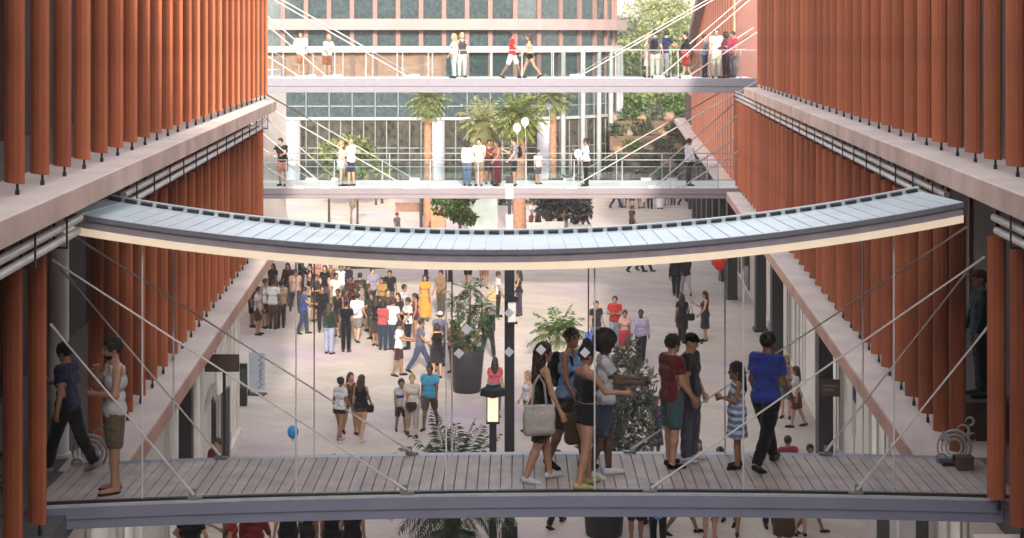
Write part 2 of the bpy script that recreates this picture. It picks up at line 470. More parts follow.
    if tk in ('dress', 'sdress'):
        blob('dress', tp + sk_prims, tmats, root, cell, .03, clips + [(A((0, 0, hz - (.915 - skl))), A((0, 0, -1)))], cuts, pf, fold=.006)
    else:
        blob({'tank': 'vest', 'crop': 'crop_top', 'strap': 'strap_top', 'tee': 'shirt', 'polo': 'polo_shirt', 'long': 'long_sleeved_shirt'}[tk], tp, tmats, root, cell, .03,
             clips + [t_dn(hem)], cuts, pf, fold=(.0030 if near else .0052) if tk not in ('crop', 'strap') else .002)
    # bottom garment
    if bottom:
        bm_ = [fabric(bottom[1])]
        if skl is not None and tk not in ('dress', 'sdress'):
            blob('skirt', sk_prims, bm_, root, cell, .05, [(T(0, 0, 1.03), upv), (A((0, 0, hz - (.915 - skl))), A((0, 0, -1)))], fold=.007)
        elif bottom[0] in ('trousers', 'shorts', 'hotpants', 'capri'):
            ps = infl(torso[:1], .004); kc = []; cl = [(T(0, 0, 1.035), upv)]
            if fem: ps += infl([torso[-1]] if not child else [], .006)
            ln = {'trousers': 1.88, 'capri': 1.5, 'shorts': .92, 'hotpants': .32}[bottom[0]]
            for key in legs:
                hip, knee, ank, fd = legs[key]
                w = .012 if bottom[0] != 'shorts' else .018
                if ln <= 1:
                    dl = (knee - hip) / np.linalg.norm(knee - hip); ed = hip + (knee - hip) * ln
                    ps += [cap_(hip, ed + dl * .07, .094 + w * .7, (.062 if ln > .5 else .084) + w)]; kc.append(('k', ed, dl, .13))
                else: ps += [cap_(hip, hip + (knee - hip) * .45, .095 + w, .084 + w), cap_(hip + (knee - hip) * .45, knee, .084 + w, .062 + w), cap_(knee, knee + (ank - knee) * (ln - 1), .062 + w, .05 + w)]
            ps.append(cap_(T(-.055, 0, 1.0), T(.055, 0, 1.0), .104 if not fem else .094))
            blob('shorts' if ln <= 1 else 'trousers', ps, bm_, root, cell, .012, cl, kc, fold=.0052 if ln > .5 else .002, ffr=30)
    # shoes
    for key in legs:
        hip, knee, ank, fd = legs[key]
        o_ = A((0, 0, .035))
        ps = [cap_(ank - o_ - fd * .035, ank - o_ + fd * .05, .043, .041), cap_(ank - o_ + fd * .05, ank - A((0, 0, .042)) + fd * .165, .041, .034)]
        if (extra or {}).get('hightop'): ps.append(cap_(ank - o_, ank + A((0, 0, .03)), .046))
        clp = [(ank + A((0, 0, .012 if not (extra or {}).get('sandal') else -.045)), A((0, 0, 1)))]
        sh2 = (extra or {}).get('sole')
        blob('shoe', ps, [fabric(shoe)] + ([fabric(sh2)] if sh2 else []), root, min(cell, .014), .015, clp, (), (lambda C, a=ank: (C[:, 2] < a[2] - .062).astype(int)) if sh2 else None)
    # hair
    st = hair[0]; hm = hairm(hair[1])
    hp_ = [he((0, -.012, .034), (.086, .100, .098))]
    cut = [he((0, .082, -.03), (.062, .075, .092)), he((0, .03, -.12), (.10, .10, .085))]
    hn = 'hair'
    if st == 'short': pass
    elif st == 'crew': hp_ = [he((0, -.010, .030), (.081, .097, .097))]
    elif st == 'afro': hp_ = [he((0, -.02, .05), (.135, .138, .125)), he((0, -.04, -.01), (.12, .10, .10))]
    elif st == 'bald': hp_ = None
    elif st == 'bun': hp_ += [he((0, -.085, .085), (.05, .05, .05))]
    elif st == 'topbun': hp_ += [he((0, -.03, .145), (.048, .048, .045))]
    elif st == 'pony': hp_ += [cap_(Hh(0, -.10, .05), Hh(0, -.135, -.06), .035, .04), cap_(Hh(0, -.135, -.06), Hh(0, -.12, -.17), .04, .018)]
    elif st == 'bob': hp_ += [he((0, -.03, -.04), (.092, .085, .09))]; cut = cut[:1]
    elif st == 'long':
        hp_ += [cap_(Hh(-.055, -.05, -.02), Hh(-.07, -.07, -.20), .045, .04), cap_(Hh(.055, -.05, -.02), Hh(.07, -.07, -.20), .045, .04), cap_(Hh(0, -.075, 0), Hh(0, -.105, -.26), .06, .05)]; cut = cut[:1]
    elif st == 'cap':
        hp_ = [he((0, -.005, .045), (.087, .103, .085)), cap_(Hh(-.03, .10, .045), Hh(.03, .10, .045), .02), cap_(Hh(-.03, .145, .034), Hh(.03, .145, .034), .014)]
        cut = []; hm = fabric((extra or {}).get('cap', (28, 28, 30))); hn = 'cap'
        blob('hair', [he((0, -.014, .0), (.081, .096, .08))], hairm(hair[1]), root, min(cell, .015), .02, (), [he((0, .082, -.03), (.07, .085, .12)), he((0, .0, -.11), (.12, .12, .08))])
    elif st == 'scarf':
        hp_ += [he((0, -.02, -.03), (.092, .09, .10)), cap_(T(-.05, 0, 1.45), T(.05, 0, 1.45), .08)]; cut = cut[:1]; hm = fabric((extra or {}).get('cap', (170, 40, 40))); hn = 'headscarf'
    if hp_:
        cl = [] if st != 'cap' else [(Hh(0, 0, .012), Hn @ A((0, 0, -1)))]
        blob(hn, hp_, hm, root, min(cell, .014), .022, cl, cut, fold=(.008 if near else .006) if hn == 'hair' else .0, ffr=62)
    if (extra or {}).get('beard'):
        blob('beard', [he((0, .03, -.075), (.06, .065, .05))], hairm(hair[1]), root, min(cell, .012), .02, [(Hh(0, 0, -.058), Hn @ A((0, 0, 1)))])
    root.scale = (s, s, s); root.rotation_euler = (0, 0, -R(heading))
    root['_joints'] = 0
    del root['_joints']
    J = {'lh': arms['La'][2] + arms['La'][4] * .10, 'rh': arms['Ra'][2] + arms['Ra'][4] * .10, 'ls': arms['La'][0], 'rs': arms['Ra'][0], 'back': T(0, -.16, 1.22), 'head': hc, 'hip': piv}
    Mw = Matrix.Translation(loc) @ Matrix.Rotation(-R(heading), 4, 'Z') @ Matrix.Scale(s, 4)
    return root, {k: Mw @ Vector(v) for k, v in J.items()}, s
# ------------------------------------------------------------------ materials of the setting
def fin_material():
    m = mat('rust_red_paint', (.36, .106, .050), rough=.66, var=.14, scale=1.1, bump=.25, bscale=30, spec=.25)
    nt = m.node_tree; N = nt.nodes; L = nt.links
    # streaks run down each blade, and every blade has aged a little differently
    b = N['Principled BSDF']; src = b.inputs['Base Color'].links[0].from_socket
    tc = N.new('ShaderNodeTexCoord'); mp = N.new('ShaderNodeMapping'); mp.inputs['Scale'].default_value = (14, 14, .35)
    L.new(tc.outputs['Object'], mp.inputs['Vector'])
    nz = N.new('ShaderNodeTexNoise'); nz.inputs['Scale'].default_value = 1.0; nz.inputs['Detail'].default_value = 6
    L.new(mp.outputs[0], nz.inputs['Vector'])
    oi = N.new('ShaderNodeObjectInfo')
    a = N.new('ShaderNodeMath'); a.operation = 'MULTIPLY_ADD'; a.inputs[1].default_value = .56; a.inputs[2].default_value = .46
    L.new(oi.outputs['Random'], a.inputs[0])
    c = N.new('ShaderNodeMath'); c.operation = 'MULTIPLY_ADD'; c.inputs[1].default_value = .62; 
    L.new(nz.outputs['Fac'], c.inputs[0]); L.new(a.outputs[0], c.inputs[2])
    mx = N.new('ShaderNodeMix'); mx.data_type = 'RGBA'; mx.blend_type = 'MULTIPLY'; mx.inputs['Factor'].default_value = 1
    L.new(src, mx.inputs[6]); L.new(c.outputs[0], mx.inputs[7]); L.new(mx.outputs[2], b.inputs['Base Color'])
    return m
FIN = fin_material()
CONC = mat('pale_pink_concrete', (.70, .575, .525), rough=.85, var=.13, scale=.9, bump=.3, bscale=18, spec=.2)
FASC = mat('bounce_tint_fascia', (.56, .38, .315), rough=.8, var=.28, scale=.9, bump=.2, bscale=12)  # ledge face: weaker light and pink bounce put into the colour
FASC2 = mat('bounce_tint_fascia_low', (.50, .285, .215), rough=.8, var=.2, scale=.9, bump=.2, bscale=12)  # lower ledge face, with its shade and redder bounce light in the colour
CONC2 = mat('pink_plaster', (.50, .36, .31), rough=.85, var=.10, scale=1.4, bump=.2, bscale=25, spec=.2)
WHITE = mat('white_paint', (.74, .73, .72), rough=.55, var=.05, scale=2)
OFFW = mat('warm_white_wall', (.74, .68, .61), rough=.8, var=.07, scale=.8, bump=.15, bscale=15)
STEEL = mat('brushed_steel', (.55, .53, .53), rough=.35, var=.08, scale=8, metal=.7)
TUBE = mat('white_enamel_tube', (.68, .62, .58), rough=.4, var=.06, scale=3)
DARK = mat('black_metal', (.022, .022, .026), rough=.5, var=.2, scale=6)
BLUEGREY = mat('blue_grey_paint', (.23, .245, .325), rough=.45, var=.08, scale=1.5)
MAUVE = mat('mauve_grey_paint', (.17, .14, .155), rough=.5, var=.08, scale=1.0)
def pane_mat(name, c1, c2, scale, rough=.06):
    m = bpy.data.materials.new(name); m.use_nodes = True
    nt = m.node_tree; N = nt.nodes; L = nt.links; b = N['Principled BSDF']
    tc = N.new('ShaderNodeTexCoord'); mp = N.new('ShaderNodeMapping'); mp.inputs['Scale'].default_value = (1.3, 1.3, 1.0); L.new(tc.outputs['Object'], mp.inputs['Vector'])
    v = N.new('ShaderNodeTexVoronoi'); v.inputs['Scale'].default_value = scale
    nz = N.new('ShaderNodeTexNoise'); nz.inputs['Scale'].default_value = scale * .8; nz.inputs['Detail'].default_value = 6
    L.new(mp.outputs[0], v.inputs['Vector']); L.new(mp.outputs[0], nz.inputs['Vector'])
    ad = N.new('ShaderNodeMix'); ad.data_type = 'RGBA'; ad.inputs['Factor'].default_value = .88
    L.new(v.outputs['Color'], ad.inputs[6]); L.new(nz.outputs['Fac'], ad.inputs[7])
    bw = N.new('ShaderNodeRGBToBW'); L.new(ad.outputs[2], bw.inputs[0])
    rp = N.new('ShaderNodeValToRGB'); rp.color_ramp.elements[0].position = .36; rp.color_ramp.elements[1].position = .68
    rp.color_ramp.elements[0].color = (*c1, 1); rp.color_ramp.elements[1].color = (*c2, 1)
    L.new(bw.outputs[0], rp.inputs['Fac']); L.new(rp.outputs['Color'], b.inputs['Base Color'])
    b.inputs['Roughness'].default_value = rough; b.inputs['Specular IOR Level'].default_value = .6
    return m
TEAL = pane_mat('teal_glazing', (.017, .030, .033), (.045, .066, .070), 4.5)
OLIVE = pane_mat('shop_glazing', (.015, .017, .014), (.060, .056, .042), 3.0)
INNER = pane_mat('dim_interior_glazing', (.012, .011, .010), (.05, .04, .033), .7, .75)
SHOP = pane_mat('shop_glazing_added_glow', (.34, .31, .28), (.66, .61, .55), 1.0, .6)
_b = SHOP.node_tree.nodes['Principled BSDF']; SHOP.node_tree.links.new(_b.inputs['Base Color'].links[0].from_socket, _b.inputs['Emission Color']); _b.inputs['Emission Strength'].default_value = .10   # faint glow added to brighten the dark shop fronts

# ------------------------------------------------------------------ ground
def ground():
    m = bpy.data.materials.new('plaza_paving'); m.use_nodes = True
    nt = m.node_tree; N = nt.nodes; L = nt.links; b = N['Principled BSDF']
    tc = N.new('ShaderNodeTexCoord'); mp = N.new('ShaderNodeMapping'); mp.inputs['Rotation'].default_value = (0, 0, R(33)); L.new(tc.outputs['Object'], mp.inputs['Vector'])
    br = N.new('ShaderNodeTexBrick'); br.inputs['Scale'].default_value = 1.0; br.inputs['Brick Width'].default_value = 1.2; br.inputs['Row Height'].default_value = .6
    br.inputs['Mortar Size'].default_value = .010; br.inputs['Color1'].default_value = (.535, .45, .395, 1); br.inputs['Color2'].default_value = (.455, .385, .335, 1); br.inputs['Mortar'].default_value = (.36, .30, .265, 1)
    L.new(mp.outputs[0], br.inputs['Vector'])
    def stain(col, scale, lo, hi, amt, src, seed):
        mo = N.new('ShaderNodeMapping'); mo.inputs['Location'].default_value = seed; L.new(tc.outputs['Object'], mo.inputs['Vector'])
        nz = N.new('ShaderNodeTexNoise'); nz.inputs['Scale'].default_value = scale; nz.inputs['Detail'].default_value = 8; nz.inputs['Roughness'].default_value = .65; L.new(mo.outputs[0], nz.inputs['Vector'])
        mr = N.new('ShaderNodeMapRange'); mr.inputs[1].default_value = lo; mr.inputs[2].default_value = hi; mr.inputs[4].default_value = amt; L.new(nz.outputs['Fac'], mr.inputs[0])
        mx = N.new('ShaderNodeMix'); mx.data_type = 'RGBA'; mx.inputs[7].default_value = (*col, 1); L.new(mr.outputs[0], mx.inputs['Factor']); L.new(src, mx.inputs[6])
        return mx.outputs[2]
    c = stain((.40, .29, .42), .16, .49, .66, .55, br.outputs['Color'], (3, 1, 0))       # lilac powder scattered over the floor
    c = stain((.54, .31, .33), .22, .54, .70, .35, c, (9, 7, 0))
    c = stain((.30, .27, .24), .35, .52, .75, .40, c, (1, 17, 0))
    L.new(c, b.inputs['Base Color']); b.inputs['Roughness'].default_value = .75; b.inputs['Specular IOR Level'].default_value = .3
    mb = MB(); mb.face([(-400, -120, 0), (400, -120, 0), (400, 1200, 0), (-400, 1200, 0)])
    tag(mb.build('ground', m), 'pale pinkish stone plaza floor with lilac powder stains', kind='structure')
ground()

# ------------------------------------------------------------------ the two wings of the mall
SL = .0576
BASE = {-1: 4.14, 1: 4.60}
def WX(sg, d, off=0.0): return sg * (BASE[sg] + SL * d + off)
def strip(mb, sg, d0, d1, o0, o1, z0, z1, mi=0, mtop=None, round_end=0.0):
    """slab running along a wing between offsets o0 (street side) and o1"""
    a = [(WX(sg, d0, o0), d0)]
    if round_end:
        r = round_end; n = 8
        for i in range(n + 1):
            t = i / n * math.pi / 2
            d = d1 - r + r * math.sin(t); o = o0 + r - r * math.cos(t)
            a.append((WX(sg, d, o), d))
    else: a.append((WX(sg, d1, o0), d1))
    a += [(WX(sg, d1, o1), d1), (WX(sg, d0, o1), d0)]
    if sg < 0: a = a[::-1]
    if sg > 0: a = a
    # counter-clockwise
    area = sum(a[i][0] * a[(i + 1) % len(a)][1] - a[(i + 1) % len(a)][0] * a[i][1] for i in range(len(a)))
    if area < 0: a = a[::-1]
    mb.prism(a, z0, z1, mi, mtop)
def fin_mesh(z0, z1, sg, seedv):
    """a blade: a flattened lens in plan, chamfered foot, on its own pin"""
    mb = MB(); n = 10; L_, W_ = (.120 if sg < 0 else .107), .056
    prof = []
    for i in range(n):
        t = 2 * math.pi * i / n
        prof.append((L_ * math.cos(t) * (abs(math.cos(t)) ** .15), W_ * math.sin(t)))
    rot = R(-16)
    prof = [(x * math.cos(rot) - y * math.sin(rot), x * math.sin(rot) + y * math.cos(rot)) for x, y in prof]
    H = z1 - z0
    zs = [0, H]
    for z in zs:
        for x, y in prof: mb.v.append((x, y, z + (.02 * max(0, min(1, (-x + .12) / .24)) if z == 0 else 0)))
    for i in range(n):
        j = (i + 1) % n
        mb.f.append((i, j, n + j, n + i)); mb.m.append(0)
    mb.f.append(tuple(range(n))[::-1]); mb.m.append(0); mb.f.append(tuple(range(n, 2 * n))); mb.m.append(0)
    return mb
def wing(sg, name, label, dU, dL, skip, d_first):
    root = empty(name, (WX(sg, 20, 0), 20, 0), 0, label, 'building')
    inv = Matrix.Translation(-Vector(root.location))
    def put(mb, nm, mats, **kw):
        mb.v = [tuple(Vector(v) - Vector(root.location)) for v in mb.v]
        return mb.build(nm, mats, root, **kw)
    oU, oL = -.45, (-.27 if sg < 0 else -.57)
    # ledges
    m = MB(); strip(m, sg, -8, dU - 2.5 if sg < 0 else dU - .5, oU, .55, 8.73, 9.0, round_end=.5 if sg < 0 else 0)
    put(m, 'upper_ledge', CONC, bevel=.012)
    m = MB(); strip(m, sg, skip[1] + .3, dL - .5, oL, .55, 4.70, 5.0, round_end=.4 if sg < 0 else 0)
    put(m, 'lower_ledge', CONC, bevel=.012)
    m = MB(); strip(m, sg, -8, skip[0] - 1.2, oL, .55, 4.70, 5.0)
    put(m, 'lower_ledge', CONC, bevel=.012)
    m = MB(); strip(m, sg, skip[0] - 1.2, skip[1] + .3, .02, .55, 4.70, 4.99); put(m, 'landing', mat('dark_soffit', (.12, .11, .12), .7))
    # inner construction, set back behind the blades
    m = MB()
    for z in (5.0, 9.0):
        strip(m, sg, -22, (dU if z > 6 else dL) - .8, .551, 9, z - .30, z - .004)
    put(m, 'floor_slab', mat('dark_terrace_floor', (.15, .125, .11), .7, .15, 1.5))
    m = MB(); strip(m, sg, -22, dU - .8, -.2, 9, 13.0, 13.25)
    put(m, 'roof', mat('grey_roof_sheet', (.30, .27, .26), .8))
    m = MB()
    strip(m, sg, -22, dL - 1.0, 2.4, 2.6, 5.0, 8.696, 0); strip(m, sg, -22, dU - 1.0, 2.4, 2.6, 9.0, 12.99, 0)
    d = -8
    while d < dL - 2:
        p = Vector((WX(sg, d, 2.36), d, 0)); m.box(p + Vector((0, 0, 6.85)), (.07, .12, 3.68), mi=1)
        if d < dU - 2: m.box(p + Vector((0, 0, 10.99)), (.07, .12, 3.97), mi=1)
        d += 2.3
    put(m, 'glazed_inner_wall', [INNER, mat('terracotta_mullion', (.16, .075, .05), .6)])
    m = MB(); strip(m, sg, -22, -21.5, -.2, 9, 0, 13.0); put(m, 'end_wall', CONC2)
    if True:
        m = MB(); strip(m, sg, dU - 1.2, dU - .9, .4, 9, 9.0, 12.99); strip(m, sg, dL - 1.2, dL - .9, .4, 9, 5.0, 8.696); put(m, 'end_wall', mat('terracotta_wall', (.33, .10, .055), .75, .12, 1.5, .2))
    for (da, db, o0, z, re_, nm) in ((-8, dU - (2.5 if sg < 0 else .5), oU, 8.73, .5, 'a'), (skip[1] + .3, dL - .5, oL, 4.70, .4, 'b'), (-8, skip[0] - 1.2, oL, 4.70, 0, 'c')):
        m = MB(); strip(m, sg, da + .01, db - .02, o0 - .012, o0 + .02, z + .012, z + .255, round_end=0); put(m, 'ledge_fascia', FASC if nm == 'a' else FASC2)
    # cable tubes under the upper ledge and their hangers
    for z, r, o in ((8.64, .022, -.20), (8.50, .046, -.17), (8.345, .046, -.14)):
        for da, db in ((-6, 19.9), (22.75, dU - 2.6 if sg < 0 else dL - 1)):
            m = MB(); m.tube([(WX(sg, dd, o), dd, z) for dd in (da, db)], r, 10)
            put(m, 'service_tube', TUBE, smooth=True)
    d = 9.5
    while d < dU - 2:
        if 19.8 < d < 22.9: d += 1.55; continue
        m = MB(); x = WX(sg, d, -.15)
        m.box((x + sg * .055, d, 8.51), (.02, .03, .44)); m.box((WX(sg, d, -.235), d, 8.51), (.016, .03, .44)); m.box((x - sg * .01, d, 8.28), (.17, .032, .024))
        put(m, 'tube_hanger', DARK)
        d += 1.55
    # blades
    for lvl, (z0, z1, dend) in enumerate(((9.11, 12.985, dU), (5.13, 8.25, dL))):
        base = fin_mesh(z0, z1, sg, 0); src = None; pin = None
        d = d_first[lvl]; i = 0
        while d < dend - .4:
            if lvl == 1 and skip[0] < d < skip[1]:
                d += 1.15; continue
            loc = Vector((WX(sg, d, (.17 if sg < 0 else -.09) if lvl else .0), d, z0)) - Vector(root.location)
            if src is None:
                src = base.build('fin', FIN, root); pm = MB(); pm.lathe([(.024, -.125), (.024, -.06), (.015, -.06), (.015, .12)], 8, c=(.03, 0, 0)); pin = pm.build('foot_pin', DARK, src); o = src
            else:
                o = src.copy(); COL.objects.link(o); o.parent = root
                p2 = pin.copy(); COL.objects.link(p2); p2.parent = o
            o.location = loc; o.rotation_euler = (0, 0, R(random.uniform(-1.6, 1.6)))
            d += 1.15; i += 1
    return root, put
# ground floors
def shops(root, put, sg, d0, d1, doff):
    m = MB(); strip(m, sg, d0, d1, doff, doff + .25, 3.6, 4.69, 0); strip(m, sg, d0, d1, doff - .02, doff + .25, 0, .25, 0); put(m, 'shop_fascia', OFFW)
    m = MB(); strip(m, sg, d0, d1 - .3, 8.7, 9.0, 0, 4.69); put(m, 'back_wall', OFFW)
    d = d0; k = 0
    while d < d1 - 1.0:
        w = 2.6
        e = min(d + w, d1)
        m = MB(); strip(m, sg, d + .35, e - .02, doff + .10, doff + .14, .25, 3.6, 0); 
        g = put(m, 'shop_window' if k % 3 == 1 else 'wall_panel', SHOP if k % 3 == 1 else OFFW if sg > 0 else (OFFW if k % 3 else SHOP))
        m = MB(); strip(m, sg, d, d + .34, doff + .06, doff + .25, .25, 3.6); put(m, 'pier', OFFW)
        if k % 3 != 1:
            d += w; k += 1; continue
        m = MB()
        for q in (.0, .5, 1.0):
            dd = d + .38 + (e - d - .44) * q; m.box(Vector((WX(sg, dd, doff + .06), dd, 1.925)) - root.location, (.05, .05, 3.34))
        m.build('mullion', OFFW if sg < 0 else STEEL, g)
        d += w; k += 1
left, putL = wing(-1, 'fin_screen_building', 'rust red finned wing whose pale upper ledge ends in a rounded corner', 46.0, 46.0, (19.3, 21.7), (9.3, 9.93))
shops(left, putL, -1, 9, 45.2, .62)
right, putR = wing(1, 'fin_screen_building', 'rust red finned wing facing the rounded-ledge one, its ledge ending square', 55.5, 64.2, (20.4, 22.4), (10.39, 9.8))
shops(right, putR, 1, 9, 63.5, .95)
# dark columns before the shop windows on the square-ended wing
for d in (42.6, 55.2, 61.5):
    m = MB(); x = WX(1, d, .62); m.box((x, d, 2.35), (.36, .50, 4.69)); m.box((x, d, .06), (.48, .62, .12)); m.box((x, d, 4.6), (.46, .60, .12)); putR(m, 'column', DARK, bevel=.01)
for d in (33.0,):
    m = MB(); x = WX(-1, d, .40); m.box((x, d, 2.35), (.25, .25, 4.69)); putL(m, 'column', DARK, bevel=.01)

# unseen block added behind the camera, its height set to shade the street
m = MB(); m.box((0, -26, REARH / 2), (70, 10, REARH)); sh = m.build('shade_block', mat('terracotta_wall', (.33, .10, .055)))
tag(sh, 'unseen terracotta block added behind the viewpoint to shade the street', 'building')

# far part of the square-ended wing, beyond the two far footbridges
def far_wing():
    root = empty('raked_terracotta_building', (WX(1, 85), 85, 0), 0, 'plain orange terracotta wall with raked pale coping beyond the far footbridges', 'building')
    o = Vector(root.location)
    TER = mat('terracotta_panel', (.60, .22, .125), .75, .10, .5, .2, 12)
    def put(mb, nm, mt, **k):
        mb.v = [tuple(Vector(v) - o) for v in mb.v]; return mb.build(nm, mt, root, **k)
    m = MB()
    prof = [(66.5, 5.0), (103.5, 5.0), (103.5, 9.4), (84, 13.0), (66.5, 13.6)]
    n = len(prof)
    for off in (0, 6):
        for d, z in prof: m.v.append((WX(1, d, off), d, z))
    m.f.append(tuple(range(n))); m.m.append(0); m.f.append(tuple(range(n, 2 * n))[::-1]); m.m.append(0)
    for i in range(n):
        j = (i + 1) % n; m.f.append((i, n + i, n + j, j)); m.m.append(0)
    put(m, 'wall', TER)
    m = MB(); m.box((WX(1, 66.4, 3.1), 66.44, 9.2), (6.0, .10, 8.3)); put(m, 'end_wall', mat('brown_plaster_and_recess_shade', (.17, .075, .06), .8, .2, .6))  # shade of the recess put into this end face as dark brown
    for d in np.arange(68, 103, 1.7):
        pass
    m = MB()
    for d in np.arange(68.0, 103, 1.75):
        zt = 13.5 if d < 80 else 13.0 - (d - 84) * .1846 - .1
        zt = min(zt, 13.1)
        m.box((WX(1, d, -.012), d, (5 + zt) / 2), (.03, .03, zt - 5))
    put(m, 'panel_joint', mat('terracotta_joint', (.42, .15, .09), .8))
    m = MB(); 
    for (da, za), (db, zb) in (((103.6, 9.4), (84, 13.05)), ((84, 13.05), (66.4, 13.65))):
        m.bar((WX(1, da, .0), da, za + .12), (WX(1, db, .0), db, zb + .12), .9, .5)
    put(m, 'coping', MAUVE)
    m = MB(); strip(m, 1, 66.5, 119, -.55, 4, 4.72, 5.02); put(m, 'lower_ledge', CONC, bevel=.02)
    m = MB(); strip(m, 1, 104.2, 118, .2, 5, 5.03, 6.9); put(m, 'brown_wall', mat('brown_plaster_and_recess_shade', (.17, .075, .06), .8, .2, .6))
    m = MB(); strip(m, 1, 66.8, 118, .9, 1.1, 0, 4.7); put(m, 'shop_wall', OFFW)
    for d in np.arange(69, 112, 5.2):
        m = MB(); x = WX(1, d, .1); m.box((x, d, 2.35), (.4, .55, 4.7)); put(m, 'column', DARK)
        m = MB(); strip(m, 1, d + .8, d + 4.4, .84, .88, .2, 3.4); put(m, 'shop_window', OLIVE)
    # upright of the footbridge stays
    m = MB(); 
    return root
far_wing()
# low block hidden behind the rounded wing, which carries the far bridges
m = MB(); m.box((-16.2, 68, 4.4), (11.4, 18, 8.8)); m.box((-16.2, 68, 9.0), (11.0, 17.6, .4)); 
lb = m.build('bridgehead_block', [OFFW]); tag(lb, 'low pale block carrying the ends of the far footbridges', 'building')

